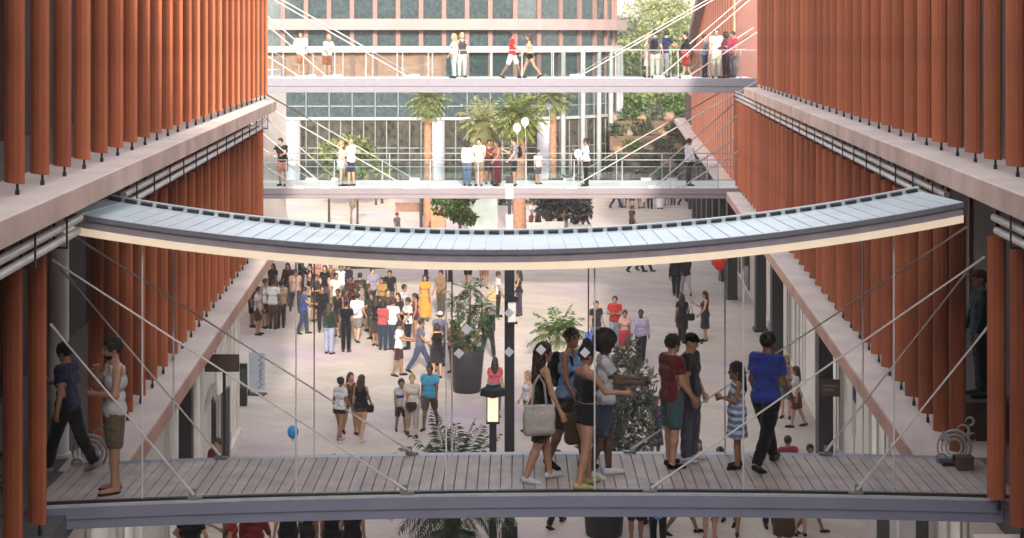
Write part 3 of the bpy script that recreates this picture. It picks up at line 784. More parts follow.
# ------------------------------------------------------------------ near footbridge
yf = lambda x: 20.55 + .030 * x - .0125 * x * x
yb = lambda x: 22.50 + .030 * x - .0125 * x * x
DZ = 5.1
def near_bridge():
    root = empty('footbridge', (0, 20.5, DZ), 0, 'plank-decked footbridge with glass screens, carrying the woman with the white tote', 'footbridge')
    o = Vector(root.location)
    def put(mb, nm, mt, par=None, **k):
        mb.v = [tuple(Vector(v) - o) for v in mb.v]; return mb.build(nm, mt, par or root, **k)
    xl, xr = -5.75, 5.95
    PL = mat('grey_plank', (.43, .355, .335), rough=.7, var=.16, scale=3, bump=.2, bscale=30)
    nt = PL.node_tree; N = nt.nodes; L = nt.links; bb = N['Principled BSDF']; src = bb.inputs['Base Color'].links[0].from_socket
    tcn = N.new('ShaderNodeTexCoord'); mp = N.new('ShaderNodeMapping'); mp.inputs['Scale'].default_value = (6.6, .5, .1); L.new(tcn.outputs['Object'], mp.inputs['Vector'])
    nz = N.new('ShaderNodeTexNoise'); nz.inputs['Scale'].default_value = 1.0; nz.inputs['Detail'].default_value = 4; L.new(mp.outputs[0], nz.inputs['Vector'])
    mr = N.new('ShaderNodeMapRange'); mr.inputs[1].default_value = .3; mr.inputs[2].default_value = .7; mr.inputs[3].default_value = .86; mr.inputs[4].default_value = 1.10; L.new(nz.outputs['Fac'], mr.inputs[0])
    mx = N.new('ShaderNodeMix'); mx.data_type = 'RGBA'; mx.blend_type = 'MULTIPLY'; mx.inputs['Factor'].default_value = 1; L.new(src, mx.inputs[6]); L.new(mr.outputs[0], mx.inputs[7]); L.new(mx.outputs[2], bb.inputs['Base Color'])
    m = MB(); pitch = .142; x = xl
    while x < xr:
        w = pitch - .012; y0, y1 = yf(x) + .10, yb(x) - .05
        m.box((x + w / 2, (y0 + y1) / 2, DZ - .02 + random.uniform(-.0015, .0015)), (w, y1 - y0, .04)); x += pitch
    put(m, 'plank_deck', PL)
    n = 28; xs = [xl + (xr - xl) * i / n for i in range(n + 1)]
    def beam(yfun, a, b, z0, z1, nm, mt):
        m = MB(); k = 0
        for x in xs:
            y = yfun(x)
            m.v += [(x, y + a, z0), (x, y + b, z0), (x, y + b, z1), (x, y + a, z1)]
        for i in range(n):
            for j in range(4):
                m.f.append((i * 4 + j, (i + 1) * 4 + j, (i + 1) * 4 + (j + 1) % 4, i * 4 + (j + 1) % 4)); m.m.append(0)
        m.f.append((0, 1, 2, 3)); m.m.append(0); m.f.append(tuple(n * 4 + j for j in (3, 2, 1, 0))); m.m.append(0)
        return put(m, nm, mt)
    beam(yf, .03, .09, DZ - .06, DZ + .025, 'glazing_channel', DARK)
    beam(yf, -.03, .028, DZ - .030, DZ - .004, 'edge_trim', mat('pale_trim', (.50, .48, .50), .5))
    beam(yf, -.05, .10, DZ - .165, DZ - .033, 'edge_beam', BLUEGREY)
    beam(yf, -.030, .10, DZ - .285, DZ - .168, 'edge_beam', BLUEGREY)
    beam(yb, -.05, .10, DZ - .28, DZ - .0, 'edge_beam', BLUEGREY)
    beam(lambda x: (yf(x) + yb(x)) / 2, -.85, .85, DZ - .22, DZ - .06, 'deck_tray', mat('dark_soffit', (.12, .11, .12), .7))
    # glass screens between the hanger rods
    GL = clear_glass('screen_glass', (.985, .99, .99), .012)
    RODM = mat('thin_steel_rod', (.62, .60, .60), .4, .05)
    DEC = mat('frosted_decal', (.62, .63, .68), .6, .05)
    hx = [-4.47 + 1.80 * i for i in range(6)]
    ends = [-5.35] + hx + [5.35]
    for yfun, sgn in ((yf, 1), (yb, -1)):
        for i, x in enumerate(hx):
            y = yfun(x) + sgn * .06
            m = MB(); m.tube([(x, y, DZ - .05), (x, y, canopy_z(x) - .28)], .011, 6); put(m, 'hanger_rod', RODM, smooth=True)
        for i in range(len(ends) - 1):
            xa, xb = ends[i] + .012, ends[i + 1] - .012
            m = MB(); ya, yb_ = yfun(xa) + sgn * .06, yfun(xb) + sgn * .06
            za, zb = canopy_z(xa) - .34, canopy_z(xb) - .34
            t = .012
            a = [(xa, ya, DZ + .02), (xb, yb_, DZ + .02), (xb, yb_, zb), (xa, ya, za)]
            k = len(m.v); m.v += a + [(p[0], p[1] + t, p[2]) for p in a]
            m.f += [(k, k + 1, k + 2, k + 3), (k + 7, k + 6, k + 5, k + 4), (k, k + 4, k + 5, k + 1), (k + 3, k + 2, k + 6, k + 7), (k, k + 3, k + 7, k + 4), (k + 1, k + 5, k + 6, k + 2)]; m.m += [0] * 6
            g = put(m, 'glass_screen', GL)
            if sgn < 0:
                continue
            for px, py, s in ((459, 353, .066), (467, 329, .068), (509, 313, .062), (509, 352, .064), (541, 350, .064), (585, 353, .064)):
                q = at(px, py, yf(0) + .05)
                if xa <= q.x < xb:
                    yy = yf(q.x) + .053; m2 = MB(); c = Vector((q.x, yy, q.z))
                    tl = .18 if px == 467 else 0.04
                    pts = [Vector((math.cos(a + tl) * s, 0, math.sin(a + tl) * s)) for a in (0, math.pi / 2, math.pi, -math.pi / 2)]
                    k = 0
                    m2.v += [tuple(c + p) for p in pts] + [tuple(c + p + Vector((0, .004, 0))) for p in pts]
                    m2.f += [(3, 2, 1, 0), (4, 5, 6, 7)] + [(i_, (i_ + 1) % 4, 4 + (i_ + 1) % 4, 4 + i_) for i_ in range(4)]; m2.m += [0] * 6
                    put(m2, 'diamond_decal', DEC, g)
    # stays
    def stay(top, foot):
        top, foot = Vector(top), Vector(foot); d = (top - foot).normalized()
        m = MB(); m.tube([foot + d * .16, top - d * .1], .0115, 8); m.tube([foot + d * .02, foot + d * .30], [.024, .014], 8); m.tube([top - d * .3, top], [.013, .020], 8)
        st = put(m, 'stay_rod', mat('pale_steel_rod', (.60, .555, .535), .5, .06), smooth=True)
        m = MB(); m.box(foot + Vector((0, 0, -.02)), (.17, .05, .03)); m.box(foot + d * .05, (.09, .018, .09)); put(m, 'anchor_plate', mat('grey_anchor', (.22, .22, .22), .5, .1, 6), st)
    for (tp, ft, b) in (((52, 260), (407, 495), 0), ((50, 324), (195, 498), 0), ((75, 237), (412, 455), 1), ((55, 262), (221, 461), 1),
                        ((985, 257), (650, 489), 0), ((992, 322), (856, 491), 0), ((967, 227), (630, 452), 1), ((971, 267), (825, 451), 1)):
        yy = (lambda x: yf(x) + .02) if not b else (lambda x: yb(x) + .0)
        x = (ft[0] - CX) * 20.5 / F
        for _ in range(4): x = (ft[0] - CX) * yy(x) / F
        foot = Vector((x, yy(x), DZ + .04))
        xt = 5.45 if tp[0] > 518 else -5.35
        yt = yy(xt)
        top = at(tp[0], tp[1], yt); 
        stay(top, foot)
    return root
def canopy_z(x): return 8.07 + .0195 * x * x + .008 * x
near_bridge()
def near_canopy():
    root = empty('canopy', (0, 20.5, 8), 0, 'sagging ribbed metal canopy with a glowing cream edge over the planked footbridge', 'canopy')
    o = Vector(root.location)
    def put(mb, nm, mt, par=None, **k):
        mb.v = [tuple(Vector(v) - o) for v in mb.v]; return mb.build(nm, mt, par or root, **k)
    yF = lambda x: yf(x) - .20; yB = lambda x: yb(x) + .12
    xl, xr = -5.30, 5.28
    SHEET = mat('pale_blue_sheet', (.54, .605, .645), rough=.42, var=.13, scale=1.1, metal=.15, bump=.08, bscale=5)
    n = 54; xs = [xl + (xr - xl) * i / n for i in range(n + 1)]
    m = MB()
    def quadprism(x0, x1, ya, yb_, zo0, zo1, th, mi=0):
        k = len(m.v)
        for x in (x0, x1):
            z = canopy_z(x)
            m.v += [(x, ya(x), z + zo0 - th), (x, yb_(x), z + zo1 - th), (x, yb_(x), z + zo1), (x, ya(x), z + zo0)]
        for j in range(4): m.f.append((k + j, k + (j + 1) % 4, k + 4 + (j + 1) % 4, k + 4 + j)); m.m.append(mi)
        m.f += [(k + 3, k + 2, k + 1, k), (k + 4, k + 5, k + 6, k + 7)]; m.m += [mi, mi]
    for i in range(n):
        quadprism(xs[i] + .001, xs[i + 1] - .001, yF, yB, 0, -.07, .02)
        # standing seam
        quadprism(xs[i] - .006, xs[i] + .006, lambda x: yF(x) + .02, lambda x: yB(x) - .16, .012, -.054, .013)
    put(m, 'roof_panel', SHEET)
    m = MB()
    for i in range(n):
        w = (xs[i + 1] - xs[i]); quadprism(xs[i] + w * .10, xs[i + 1] - w * .22, lambda x: yB(x) - .15, lambda x: yB(x) - .06, -.022, -.022, .05)
    put(m, 'drain_grille', DARK)
    m = MB()
    for i in range(n): quadprism(xs[i], xs[i + 1], lambda x: yB(x) - .055, lambda x: yB(x) + .03, -.012, -.012, .07)
    put(m, 'back_upstand', SHEET)
    def band(ya, yb_, z0, z1, nm, mt):
        nonlocal m
        m = MB()
        for i in range(n):
            quadprism(xs[i], xs[i + 1], ya, yb_, z1, z1, z1 - z0)
        return put(m, nm, mt)
    band(lambda x: yF(x) - .03, lambda x: yF(x) + .04, -.062, -.003, 'gutter_edge', mat('dark_mauve_paint', (.16, .158, .185), .45))
    band(lambda x: yF(x) - .006, lambda x: yF(x) + .04, -.155, -.063, 'fascia', mat('mauve_fascia', (.27, .245, .275), .5))
    band(lambda x: yF(x) - .02, lambda x: yF(x) + .05, -.245, -.157, 'light_strip', mat('cream_light_strip', (.85, .70, .52), .5, .03, emit=LIGHT_STRIP))
    band(lambda x: yF(x) + .051, lambda x: yB(x) - .02, -.14, -.10, 'soffit', mat('pale_soffit', (.48, .45, .43), .7))
    band(lambda x: yB(x) - .02, lambda x: yB(x) + .05, -.26, -.06, 'fascia', mat('mauve_fascia', (.27, .245, .275), .5))
    return root
LIGHT_STRIP = 0.10
near_canopy()

# ------------------------------------------------------------------ the two far footbridges, one above the other
def far_bridge(name, label, z, d0, d1, fh, xl, xr, fm, dpost, up):
    root = empty(name, (0, d0, z), 0, label, 'footbridge')
    o = Vector(root.location)
    def put(mb, nm, mt, par=None, **k):
        mb.v = [tuple(Vector(v) - o) for v in mb.v]; return mb.build(nm, mt, par or root, **k)
    cx = (xl + xr) / 2; L_ = xr - xl
    m = MB(); m.box((cx, (d0 + d1) / 2, z - .04), (L_, d1 - d0 - .02, .08)); put(m, 'deck', mat('pale_deck', (.70, .69, .69), .7, .08, .8))
    for y in (d0 - .05, d1 + .05):
        m = MB(); m.box((cx, y, z - fh * .28 + .02), (L_, .10, fh * .56)); m.box((cx, y + .03 * (1 if y < d0 else -1), z - fh * .78 + .018), (L_, .10, fh * .43)); put(m, 'edge_beam', fm, bevel=.01)
    m = MB(); m.box((cx, (d0 + d1) / 2, z - .2), (L_ - .1, d1 - d0 - .12, .22)); put(m, 'deck_tray', mat('dark_soffit', (.12, .11, .12), .7))
    GL = clear_glass('rail_glass', (.90, .94, .94), .10)
    for y in (d0 + .03, d1 - .03):
        x = xl + .4
        while x < xr:
            m = MB(); m.box((x, y, z + .51), (.035, .03, 1.02)); put(m, 'rail_post', mat('rail_post_paint', (.25, .25, .26), .5))
            if x + dpost < xr:
                m = MB(); m.box((x + dpost / 2, y, z + .50), (dpost - .08, .012, .86)); put(m, 'rail_glass', GL)
            x += dpost
        m = MB(); m.tube([(xl, y, z + 1.05), (xr, y, z + 1.05)], .02, 8); put(m, 'handrail', mat('pale_handrail', (.22, .23, .24), .4), smooth=True)
        if not up:
            m = MB(); m.tube([(xl, y, z + .80), (xr, y, z + .80)], .014, 8); put(m, 'mid_rail', mat('mid_rail_paint', (.16, .165, .17), .5), smooth=True)
    for y in (d0 - .02, d1 + .02):
        for sg in (-1, 1):
            xe = xl if sg < 0 else xr
            for run, rise in ((6.6, 4.0), (3.6, 3.4), (2.6, 1.9)):
                p0 = Vector((xe - sg * run, y, z + .05)); p1 = Vector((xe + sg * .3, y, z + rise))
                m = MB(); m.tube([p0, p1], .025, 8); st = put(m, 'stay_rod', mat('pale_steel_rod_far', (.33, .29, .275), .5), smooth=True)
                m = MB(); m.box(p0, (.4, .08, .12)); put(m, 'anchor_plate', STEEL, st)
    return root
far_bridge('footbridge', 'lower of the two far footbridges, with a double handrail', 5.1, 62.0, 65.6, .37, -10.6, 8.55, MAUVE, 1.75, False)
far_bridge('footbridge', 'upper of the two far footbridges, with clear glass railing', 9.1, 62.6, 65.6, .53, -10.6, 8.8, mat('lavender_paint', (.155, .142, .168), .5, .06), 1.15, True)
# ------------------------------------------------------------------ rounded glass building at the end of the street
def rotunda():
    Y0 = 116.0
    root = empty('rounded_glass_building', (0, Y0, 0), 0, 'long glass-fronted building with a rounded corner and pink bands', 'building')
    o = Vector(root.location)
    def put(mb, nm, mt, par=None, **k):
        mb.v = [tuple(Vector(v) - o) for v in mb.v]; return mb.build(nm, mt, par or root, **k)
    xs0, rad = -27.0, 9.0; xc = -1.9; 
    # plan line: straight, then quarter round
    pts = []; 
    nst = 16
    for i in range(nst + 1): pts.append(Vector((xs0 + (xc - xs0) * i / nst, Y0, 0)))
    narc = 9
    for i in range(1, narc + 1):
        t = i / narc * R(96); pts.append(Vector((xc + rad * math.sin(t), Y0 + rad - rad * math.cos(t), 0)))
    def nrm(i):
        a = pts[max(i - 1, 0)]; b = pts[min(i + 1, len(pts) - 1)]; d = (b - a).normalized(); return Vector((d.y, -d.x, 0))
    def ring(o0, o1, z0, z1, mb):
        poly = [pts[i] + nrm(i) * o1 for i in range(len(pts))] + [pts[i] + nrm(i) * o0 for i in reversed(range(len(pts)))]
        n = len(pts)
        A = [pts[i] + nrm(i) * o1 for i in range(n)]; B = [pts[i] + nrm(i) * o0 for i in range(n)]
        for i in range(n - 1):
            k = len(mb.v)
            for z in (z0, z1):
                for p in (A[i], A[i + 1], B[i + 1], B[i]): mb.v.append((p.x, p.y, z))
            mb.f += [(k + 3, k + 2, k + 1, k), (k + 4, k + 5, k + 6, k + 7), (k, k + 1, k + 5, k + 4), (k + 2, k + 3, k + 7, k + 6)]; mb.m += [0] * 4
            if i == 0: mb.f.append((k + 3, k, k + 4, k + 7)); mb.m.append(0)
            if i == n - 2: mb.f.append((k + 1, k + 2, k + 6, k + 5)); mb.m.append(0)
    FW = mat('far_white_paint', (.24, .235, .23), .6, .08, 2); PINK = mat('pink_band', (.20, .145, .135), .7, .08, .6); BROWN = mat('terracotta_rib', (.165, .09, .075), .7)
    for z0, z1, of, nm, mt in ((11.15, 11.9, .9, 'cornice', PINK), (9.62, 10.05, .6, 'white_band', FW), (7.0, 7.85, .35, 'floor_band', PINK), (5.0, 5.2, .25, 'thin_band', FW), (17.0, 17.6, .5, 'parapet', PINK), (13.55, 13.75, .15, 'thin_band', PINK)):
        m = MB(); ring(-.4, of, z0, z1, m); put(m, nm, mt)
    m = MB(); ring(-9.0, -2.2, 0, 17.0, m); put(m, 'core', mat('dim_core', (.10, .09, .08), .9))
    m = MB(); 
    for z in (5.05, 7.4, 11.5): ring(-2.2, -.41, z - .1, z + .1, m)
    put(m, 'floor_slab', CONC)
    rows = ((.15, 5.0, 'OLIVE', 0), (5.2, 7.0, 'TEAL', 0), (7.85, 9.62, 'MIX', 1), (10.05, 11.15, 'TEAL', 1), (11.9, 13.55, 'TEAL', 1), (13.75, 17.0, 'TEAL', 1))
    PANEL = mat('timber_panel', (.24, .125, .08), .7, .25, 2.5)
    for z0, z1, kind, rib in rows:
        for i in range(len(pts) - 1):
            a, b = pts[i], pts[i + 1]; d = (b - a); c = (a + b) / 2; ang = math.atan2(d.y, d.x)
            mt = TEAL if kind == 'TEAL' else OLIVE if kind == 'OLIVE' else (PANEL if i < 14 else TEAL)
            m = MB(); m.box((c.x, c.y, (z0 + z1) / 2), (d.length - .02, .05, z1 - z0 - .01), rz=ang)
            w = put(m, 'window' if mt is not PANEL else 'timber_panel', mt)
            m = MB(); nn = nrm(i); q = a + nn * .04
            m.box((q.x, q.y, (z0 + z1) / 2), (.30 if rib else .055, .12 if not rib else .3, z1 - z0 - .006), rz=ang)
            if z0 == 5.2: 
                cc = c + nn * .06; m.box((cc.x, cc.y, 5.95), (d.length - .2, .06, .07), rz=ang)
            if z0 == .15:
                cc = c + nn * .05; m.box((cc.x, cc.y, 2.6), (.06, .06, 4.8), rz=ang); m.box((cc.x, cc.y, 3.1), (d.length - .2, .05, .06), rz=ang)
            m.v = [tuple(Vector(v) - o) for v in m.v]; m.build('mullion', BROWN if rib else mat('far_mullion', (.15, .16, .165), .5), w)
    # tall fluted piers round the corner
    for i in range(nst + 3, len(pts)):
        p = pts[i] + nrm(i) * .45
        m = MB(); m.lathe([(.18, 0), (.18, 9.6)], 10, c=(p.x, p.y, 0)); put(m, 'white_pier', FW, smooth=True)
    for px in (293, 437, 545):
        x = (px - CX) * 115.2 / F
        m = MB(); m.lathe([(.62, 0), (.55, .2), (.55, 5.0)], 18, c=(x, 115.0, 0)); put(m, 'round_column', mat('pale_grey_column', (.26, .26, .29), .6), smooth=True)
    return root
rotunda()

# ------------------------------------------------------------------ plants
LEAFM = {}
def leaf_mats(kind):
    if kind in LEAFM: return LEAFM[kind]
    cols = {'dark': ((.018, .040, .018), (.030, .062, .024), (.045, .085, .030)), 'mid': ((.045, .085, .022), (.075, .125, .03), (.11, .155, .045)),
            'bright': ((.11, .145, .05), (.16, .19, .065), (.21, .23, .09)), 'grey': ((.075, .09, .065), (.125, .14, .105), (.19, .20, .15)),
            'palm': ((.10, .14, .035), (.17, .20, .055), (.27, .27, .085)), 'pale': ((.20, .22, .09), (.28, .28, .12), (.36, .33, .16)), 'cycad': ((.030, .055, .032), (.055, .085, .05), (.10, .135, .085)), 'plum': ((.012, .014, .016), (.022, .022, .026), (.03, .035, .035))}[kind]
    LEAFM[kind] = [mat('leaf_%s_%s' % (kind, 'abc'[i]), c, .55, .2, 3, trans=.3, spec=.3) for i, c in enumerate(cols)]
    return LEAFM[kind]
def leaf_cloud(name, clumps, n, size, kind, parent, seed=0, origin=Vector((0, 0, 0)), slim=.32):
    """n folded leaves spread through the clumps' volumes (centre, radii)"""
    g = np.random.default_rng(seed); V = []; Fq = []; mi = []
    wts = np.array([c[1][0] * c[1][1] * c[1][2] for c in clumps]) ** .7; wts /= wts.sum()
    for i in range(n):
        ci = g.choice(len(clumps), p=wts); c, r = clumps[ci]
        d = g.normal(size=3); d /= np.linalg.norm(d); rr = g.uniform(.35, 1.0) ** .5
        p = np.array(c) + d * np.array(r) * rr * (1 + .12 * g.normal())
        ax = d * .6 + g.normal(size=3) * .7 + np.array((0, 0, -.15)); ax /= np.linalg.norm(ax)
        sd = np.cross(ax, g.normal(size=3)); sd /= np.linalg.norm(sd); nr = np.cross(ax, sd)
        s = size * g.uniform(.6, 1.35); w = s * slim
        k = len(V)
        V += [p, p + ax * s * .5 + sd * w + nr * w * .4, p + ax * s, p + ax * s * .5 - sd * w + nr * w * .4]
        Fq.append((k, k + 1, k + 2, k + 3)); mi.append(int(min(2, max(0, (ci * 7 % 3) * .6 + g.uniform(-.3, 1.6)))))
    return npmesh(name, np.array(V) - np.array(origin), np.array(Fq), leaf_mats(kind), parent, mi)
def limbs(mb, base, tops, r0, seed):
    g = random.Random(seed)
    for t in tops:
        a, b = Vector(base), Vector(t); mid = a.lerp(b, .5) + Vector((g.uniform(-.2, .2), g.uniform(-.2, .2), g.uniform(0, .2))) * (b - a).length * .5
        mb.tube([a, a.lerp(mid, .5) + Vector((0, 0, .05)), mid, b], [r0, r0 * .8, r0 * .55, r0 * .18], 7)
BARK = mat('bark', (.12, .085, .06), .9, .3, 8, .8, 25)
def tree(label, base, h, crad, kind, n, size, seed, trunk=.12, group=None, nclump=14, squash=.8, name='tree', low=.35):
    root = empty(name, base, 0, label, 'tree', group); g = random.Random(seed)
    cz = h * (low + 1) / 2; ch = h * (1 - low) / 2
    cl = []
    for i in range(nclump):
        a = g.uniform(0, 2 * math.pi); rr = crad * g.uniform(.15, .8); z = cz + ch * g.uniform(-.75, .72)
        sc = crad * g.uniform(.28, .5) * (1.1 - .35 * abs((z - cz) / ch))
        cl.append(((rr * math.cos(a), rr * math.sin(a), z), (sc, sc, sc * squash)))
    mb = MB(); top = Vector((0, 0, h * low + .1))
    mb.tube([(0, 0, -.05), (.02 * h * .3, 0, h * low * .5), top], [trunk * 1.25, trunk, trunk * .8], 9)
    limbs(mb, top, [c[0] for c in cl], trunk * .6, seed)
    mb.build('trunk', BARK, root, smooth=True)
    leaf_cloud('crown', cl, n, size, kind, root, seed)
    return root
def frond(V, Fq, mi, g, origin, az, elev, L_, droop, leafw, leafl, nl=16):
    p = Vector(origin); d = Vector((math.cos(az) * math.cos(elev), math.sin(az) * math.cos(elev), math.sin(elev)))
    side = Vector((-math.sin(az), math.cos(az), 0)); step = L_ / nl; pts = [p.copy()]; ds = [d.copy()]
    m = g.choice((0, 1, 1, 2))
    for i in range(nl):
        d = (d + Vector((0, 0, -droop / nl))).normalized(); p = p + d * step; pts.append(p.copy()); ds.append(d.copy())
    w = L_ * .012
    for i in range(nl):
        k = len(V); u = w * (1 - i / nl * .8)
        V += [pts[i] + side * u, pts[i] - side * u, pts[i + 1] - side * u, pts[i + 1] + side * u]; Fq.append((k, k + 1, k + 2, k + 3)); mi.append(m)
        if i < 2: continue
        t = i / nl; ll = leafl * (math.sin(math.pi * min(1, t * .85 + .12)) ** .7) * g.uniform(.85, 1.15)
        for sg in (-1, 1):
            dirv = (side * sg * .75 + ds[i] * .6 + Vector((0, 0, g.uniform(-.45, .05)))).normalized(); wv = ds[i] * leafw * .5
            q = pts[i] + (pts[i + 1] - pts[i]) * g.uniform(0, .8); k = len(V)
            V += [q - wv * .4, q + dirv * ll * .5 - wv, q + dirv * ll + Vector((0, 0, -ll * .18)), q + dirv * ll * .5 + wv]; Fq.append((k, k + 1, k + 2, k + 3)); mi.append(m if g.random() < .8 else 1)
def palm(label, base, h, fr, n, kind, seed, trunk=.2, name='palm_tree', pot=None, group=None, emin=-.5, droop=1.1, leaf=.26, cat='palm', lw=.055, nl=16):
    root = empty(name, base, 0, label, cat, group); g = random.Random(seed)
    if trunk:
        mb = MB(); prof = []; k = max(6, int(h / .16))
        for i in range(k + 1):
            z = h * i / k; prof.append((trunk * (1.12 - .22 * i / k) * (1 + (.07 if i % 2 else -.05)), z))
        mb.lathe(prof, 12); mb.build('trunk', mat('palm_bark', (.24, .125, .075), .9, .3, 6, .7, 20), root, smooth=True)
    V, Fq, mi = [], [], []
    for i in range(n):
        az = i * 2.399 + g.uniform(-.25, .25); t = (i + .5) / n; el = 1.35 - (1.35 - emin) * t + g.uniform(-.12, .12)
        frond(V, Fq, mi, g, (0, 0, h), az, el, fr * g.uniform(.85, 1.1), droop * g.uniform(.8, 1.2), fr * lw, fr * leaf, nl)
    npmesh('crown', [tuple(v) for v in V], np.array(Fq), leaf_mats(kind), root, mi)
    return root
def pot(label, base, r, h, m=DARK, cat='planter', group=None):
    mb = MB(); mb.lathe([(r * .74, 0), (r * .78, .03), (r * .97, h * .93), (r, h * .93), (r, h), (r * .9, h), (r * .88, h * .92), (.01, h * .92)], 26)
    o = mb.build('planter_pot', [m], None, smooth=True); o.location = base
    return tag(o, label, cat, group)
# ------------------------------------------------------------------ planting on and beyond the plaza
def gp(px, d): return Vector(((px - CX) * d / F, d, 0))
p = gp(467, 51.0); pot('tall black tapered planter holding the dark leafy shrub in mid plaza', p, .53, 1.28)
def potshrub(label, base, clumps, kind, n, size, seed, stems, zb):
    root = empty('potted_shrub', base, 0, label, 'shrub'); mb = MB(); limbs(mb, (0, 0, zb), stems, .05, seed); mb.build('stem', BARK, root, smooth=True)
    leaf_cloud('foliage', clumps, n, size, kind, root, seed, slim=.15)
def potpalm(label, base, tiers, kind, seed, zb):
    root = empty('potted_palm', base, 0, label, 'palm'); g = random.Random(seed); mb = MB(); V, Fq, mi = [], [], []
    for (x, y, z, L_, n, emin) in tiers:
        mb.tube([(x * .3, y * .3, zb), (x * .8, y * .8, (zb + z) / 2), (x, y, z)], [.05, .04, .03], 7)
        for i in range(n):
            t = (i + .5) / n; frond(V, Fq, mi, g, (x, y, z), i * 2.399 + g.uniform(-.4, .4), 1.3 - (1.3 - emin) * t + g.uniform(-.2, .2), L_ * g.uniform(.7, 1.15), g.uniform(.8, 1.9), L_ * .06, L_ * .30, 12)
    mb.build('stem', BARK, root, smooth=True)
    npmesh('crown', [tuple(v) for v in V], np.array(Fq), leaf_mats(kind), root, mi)
potpalm('dark feathery palm clump growing from the tall black planter in mid plaza', p, [(-.25, 0, 1.75, .62, 18, -.5), (.35, .1, 1.7, .62, 18, -.5), (.05, -.1, 2.2, .72, 20, -.5), (.45, 0, 2.45, .60, 18, -.4), (-.3, .1, 2.65, .62, 18, -.4), (.1, 0, 3.0, .62, 20, -.3), (-.1, -.1, 1.5, .6, 14, -.2)], 'dark', 3, 1.2)
p = gp(558, 56.0); pot('low pale planter holding a small fan of palm leaves', p, .42, .55, mat('pale_pot', (.45, .40, .37), .8))
palm('small palm with arching dark fronds in a low pale planter', p, .85, 1.0, 30, 'mid', 11, trunk=.06, emin=0, name='potted_palm', leaf=.34)
p = gp(604, 36.3); pot('wide dark planter under the bridge holding the grey-green shrub', p, .50, 1.30)
potshrub('tall grey-green feathery shrub in the wide dark planter behind the bridge group', p, [((.25, 0, 1.7), (.6, .5, .45)), ((.55, 0, 2.2), (.55, .5, .5)), ((.1, .1, 2.5), (.6, .5, .5)), ((.45, 0, 2.9), (.6, .5, .45)), ((.3, 0, 3.4), (.45, .4, .45)), ((.75, .1, 3.2), (.35, .35, .5)), ((.5, 0, 3.85), (.25, .25, .3)), ((-.1, 0, 1.9), (.4, .4, .4))],
          'grey', 3600, .17, 5, [(.2, 0, 2.4), (.5, 0, 3.2), (.35, .1, 3.8), (.1, 0, 2.6)], 1.2)
p = gp(452, 34.2); pot('broad dark planter holding the spreading cycad', p, .48, .6)
palm('spreading cycad with stiff green fronds in front of the lantern', p, 1.55, 1.45, 56, 'cycad', 21, trunk=.16, emin=-.7, droop=.9, lw=.026, nl=30, name='cycad', leaf=.26, cat='cycad')
# far palms
palm('tall palm with a bushy crown and thick brown trunk behind the lamp column', gp(519, 91), 6.4, 1.65, 80, 'palm', 31, trunk=.34, emin=-.9)
palm('slim-trunked tall palm before the pale round column', gp(428, 95), 7.2, 1.5, 64, 'bright', 32, trunk=.24, emin=-.9)
palm('wide yellowing palm beside the bushy-crowned one', gp(482, 96), 5.8, 1.6, 76, 'pale', 33, trunk=.22, emin=-1.0)
palm('small-crowned palm at the curve of the glass building', gp(553, 104), 7.0, 1.5, 60, 'bright', 34, trunk=.22, emin=-.7)
tree('round bright green bushy tree before the shop glazing', gp(353, 106), 4.9, 2.1, 'bright', 1900, .40, 41, .13, squash=.62, low=.36)
tree('small dark green tree next to the pale glass kiosk', gp(460, 83), 3.9, 1.15, 'mid', 1300, .26, 42, .10, low=.34)
tree('blackish purple-leaved tree over the cafe seats', gp(566, 90), 3.4, 1.5, 'plum', 3000, .22, 43, .12, low=.25, squash=.65)
def sapling(base):
    root = empty('sapling', base, 0, 'thin forked sapling with few yellow-green leaves', 'tree')
    mb = MB(); mb.tube([(0, 0, 0), (.02, 0, .9), (-.35, 0, 2.4)], [.07, .06, .03], 7); mb.tube([(.02, 0, .85), (.45, 0, 1.7), (.75, 0, 2.5)], [.05, .04, .02], 7); mb.build('trunk', BARK, root, smooth=True)
    leaf_cloud('crown', [((.6, 0, 2.2), (.3, .3, .3)), ((.75, 0, 2.5), (.25, .25, .2)), ((-.35, 0, 2.5), (.2, .2, .25))], 110, .22, 'bright', root, 8)
sapling(gp(351, 96))
# trees beyond the street
for i, (px, d, h, r, kind, lab) in enumerate(((646, 150, 13.5, 4.6, 'bright', 'broad sunlit tree beyond the far bridges, greenest of the row'), (682, 142, 12.2, 4.0, 'bright', 'sunlit tree next to the raked terracotta wall'), (622, 165, 13.0, 4.2, 'grey', 'greyish tree showing beside the rounded corner'), (668, 172, 16.0, 5.0, 'pale', 'pale tall tree behind the sunlit pair'))):
    tree(lab, gp(px, d), h, r, kind, 6500, .42, 60 + i, .3, nclump=22, low=.2, squash=.75)
for i, (px, d, w) in enumerate(((630, 126, 1.6), (655, 128, 1.9), (678, 126, 1.7))):
    root = empty('shrub', gp(px, d) + Vector((0, 0, 4.6)), 0, ('yellow-green shrub at the top of the rock garden', 'second, broader shrub at the top of the rock garden', 'shrub at the top of the rock garden beside the brown wall')[i], 'shrub')
    leaf_cloud('foliage', [((-w * .4, 0, .8), (w * .5, .8, .8)), ((w * .4, 0, .9), (w * .6, .8, .9)), ((0, 0, 1.5), (w * .5, .7, .7))], 520, .4, 'mid' if i != 1 else 'bright', root, 70 + i)
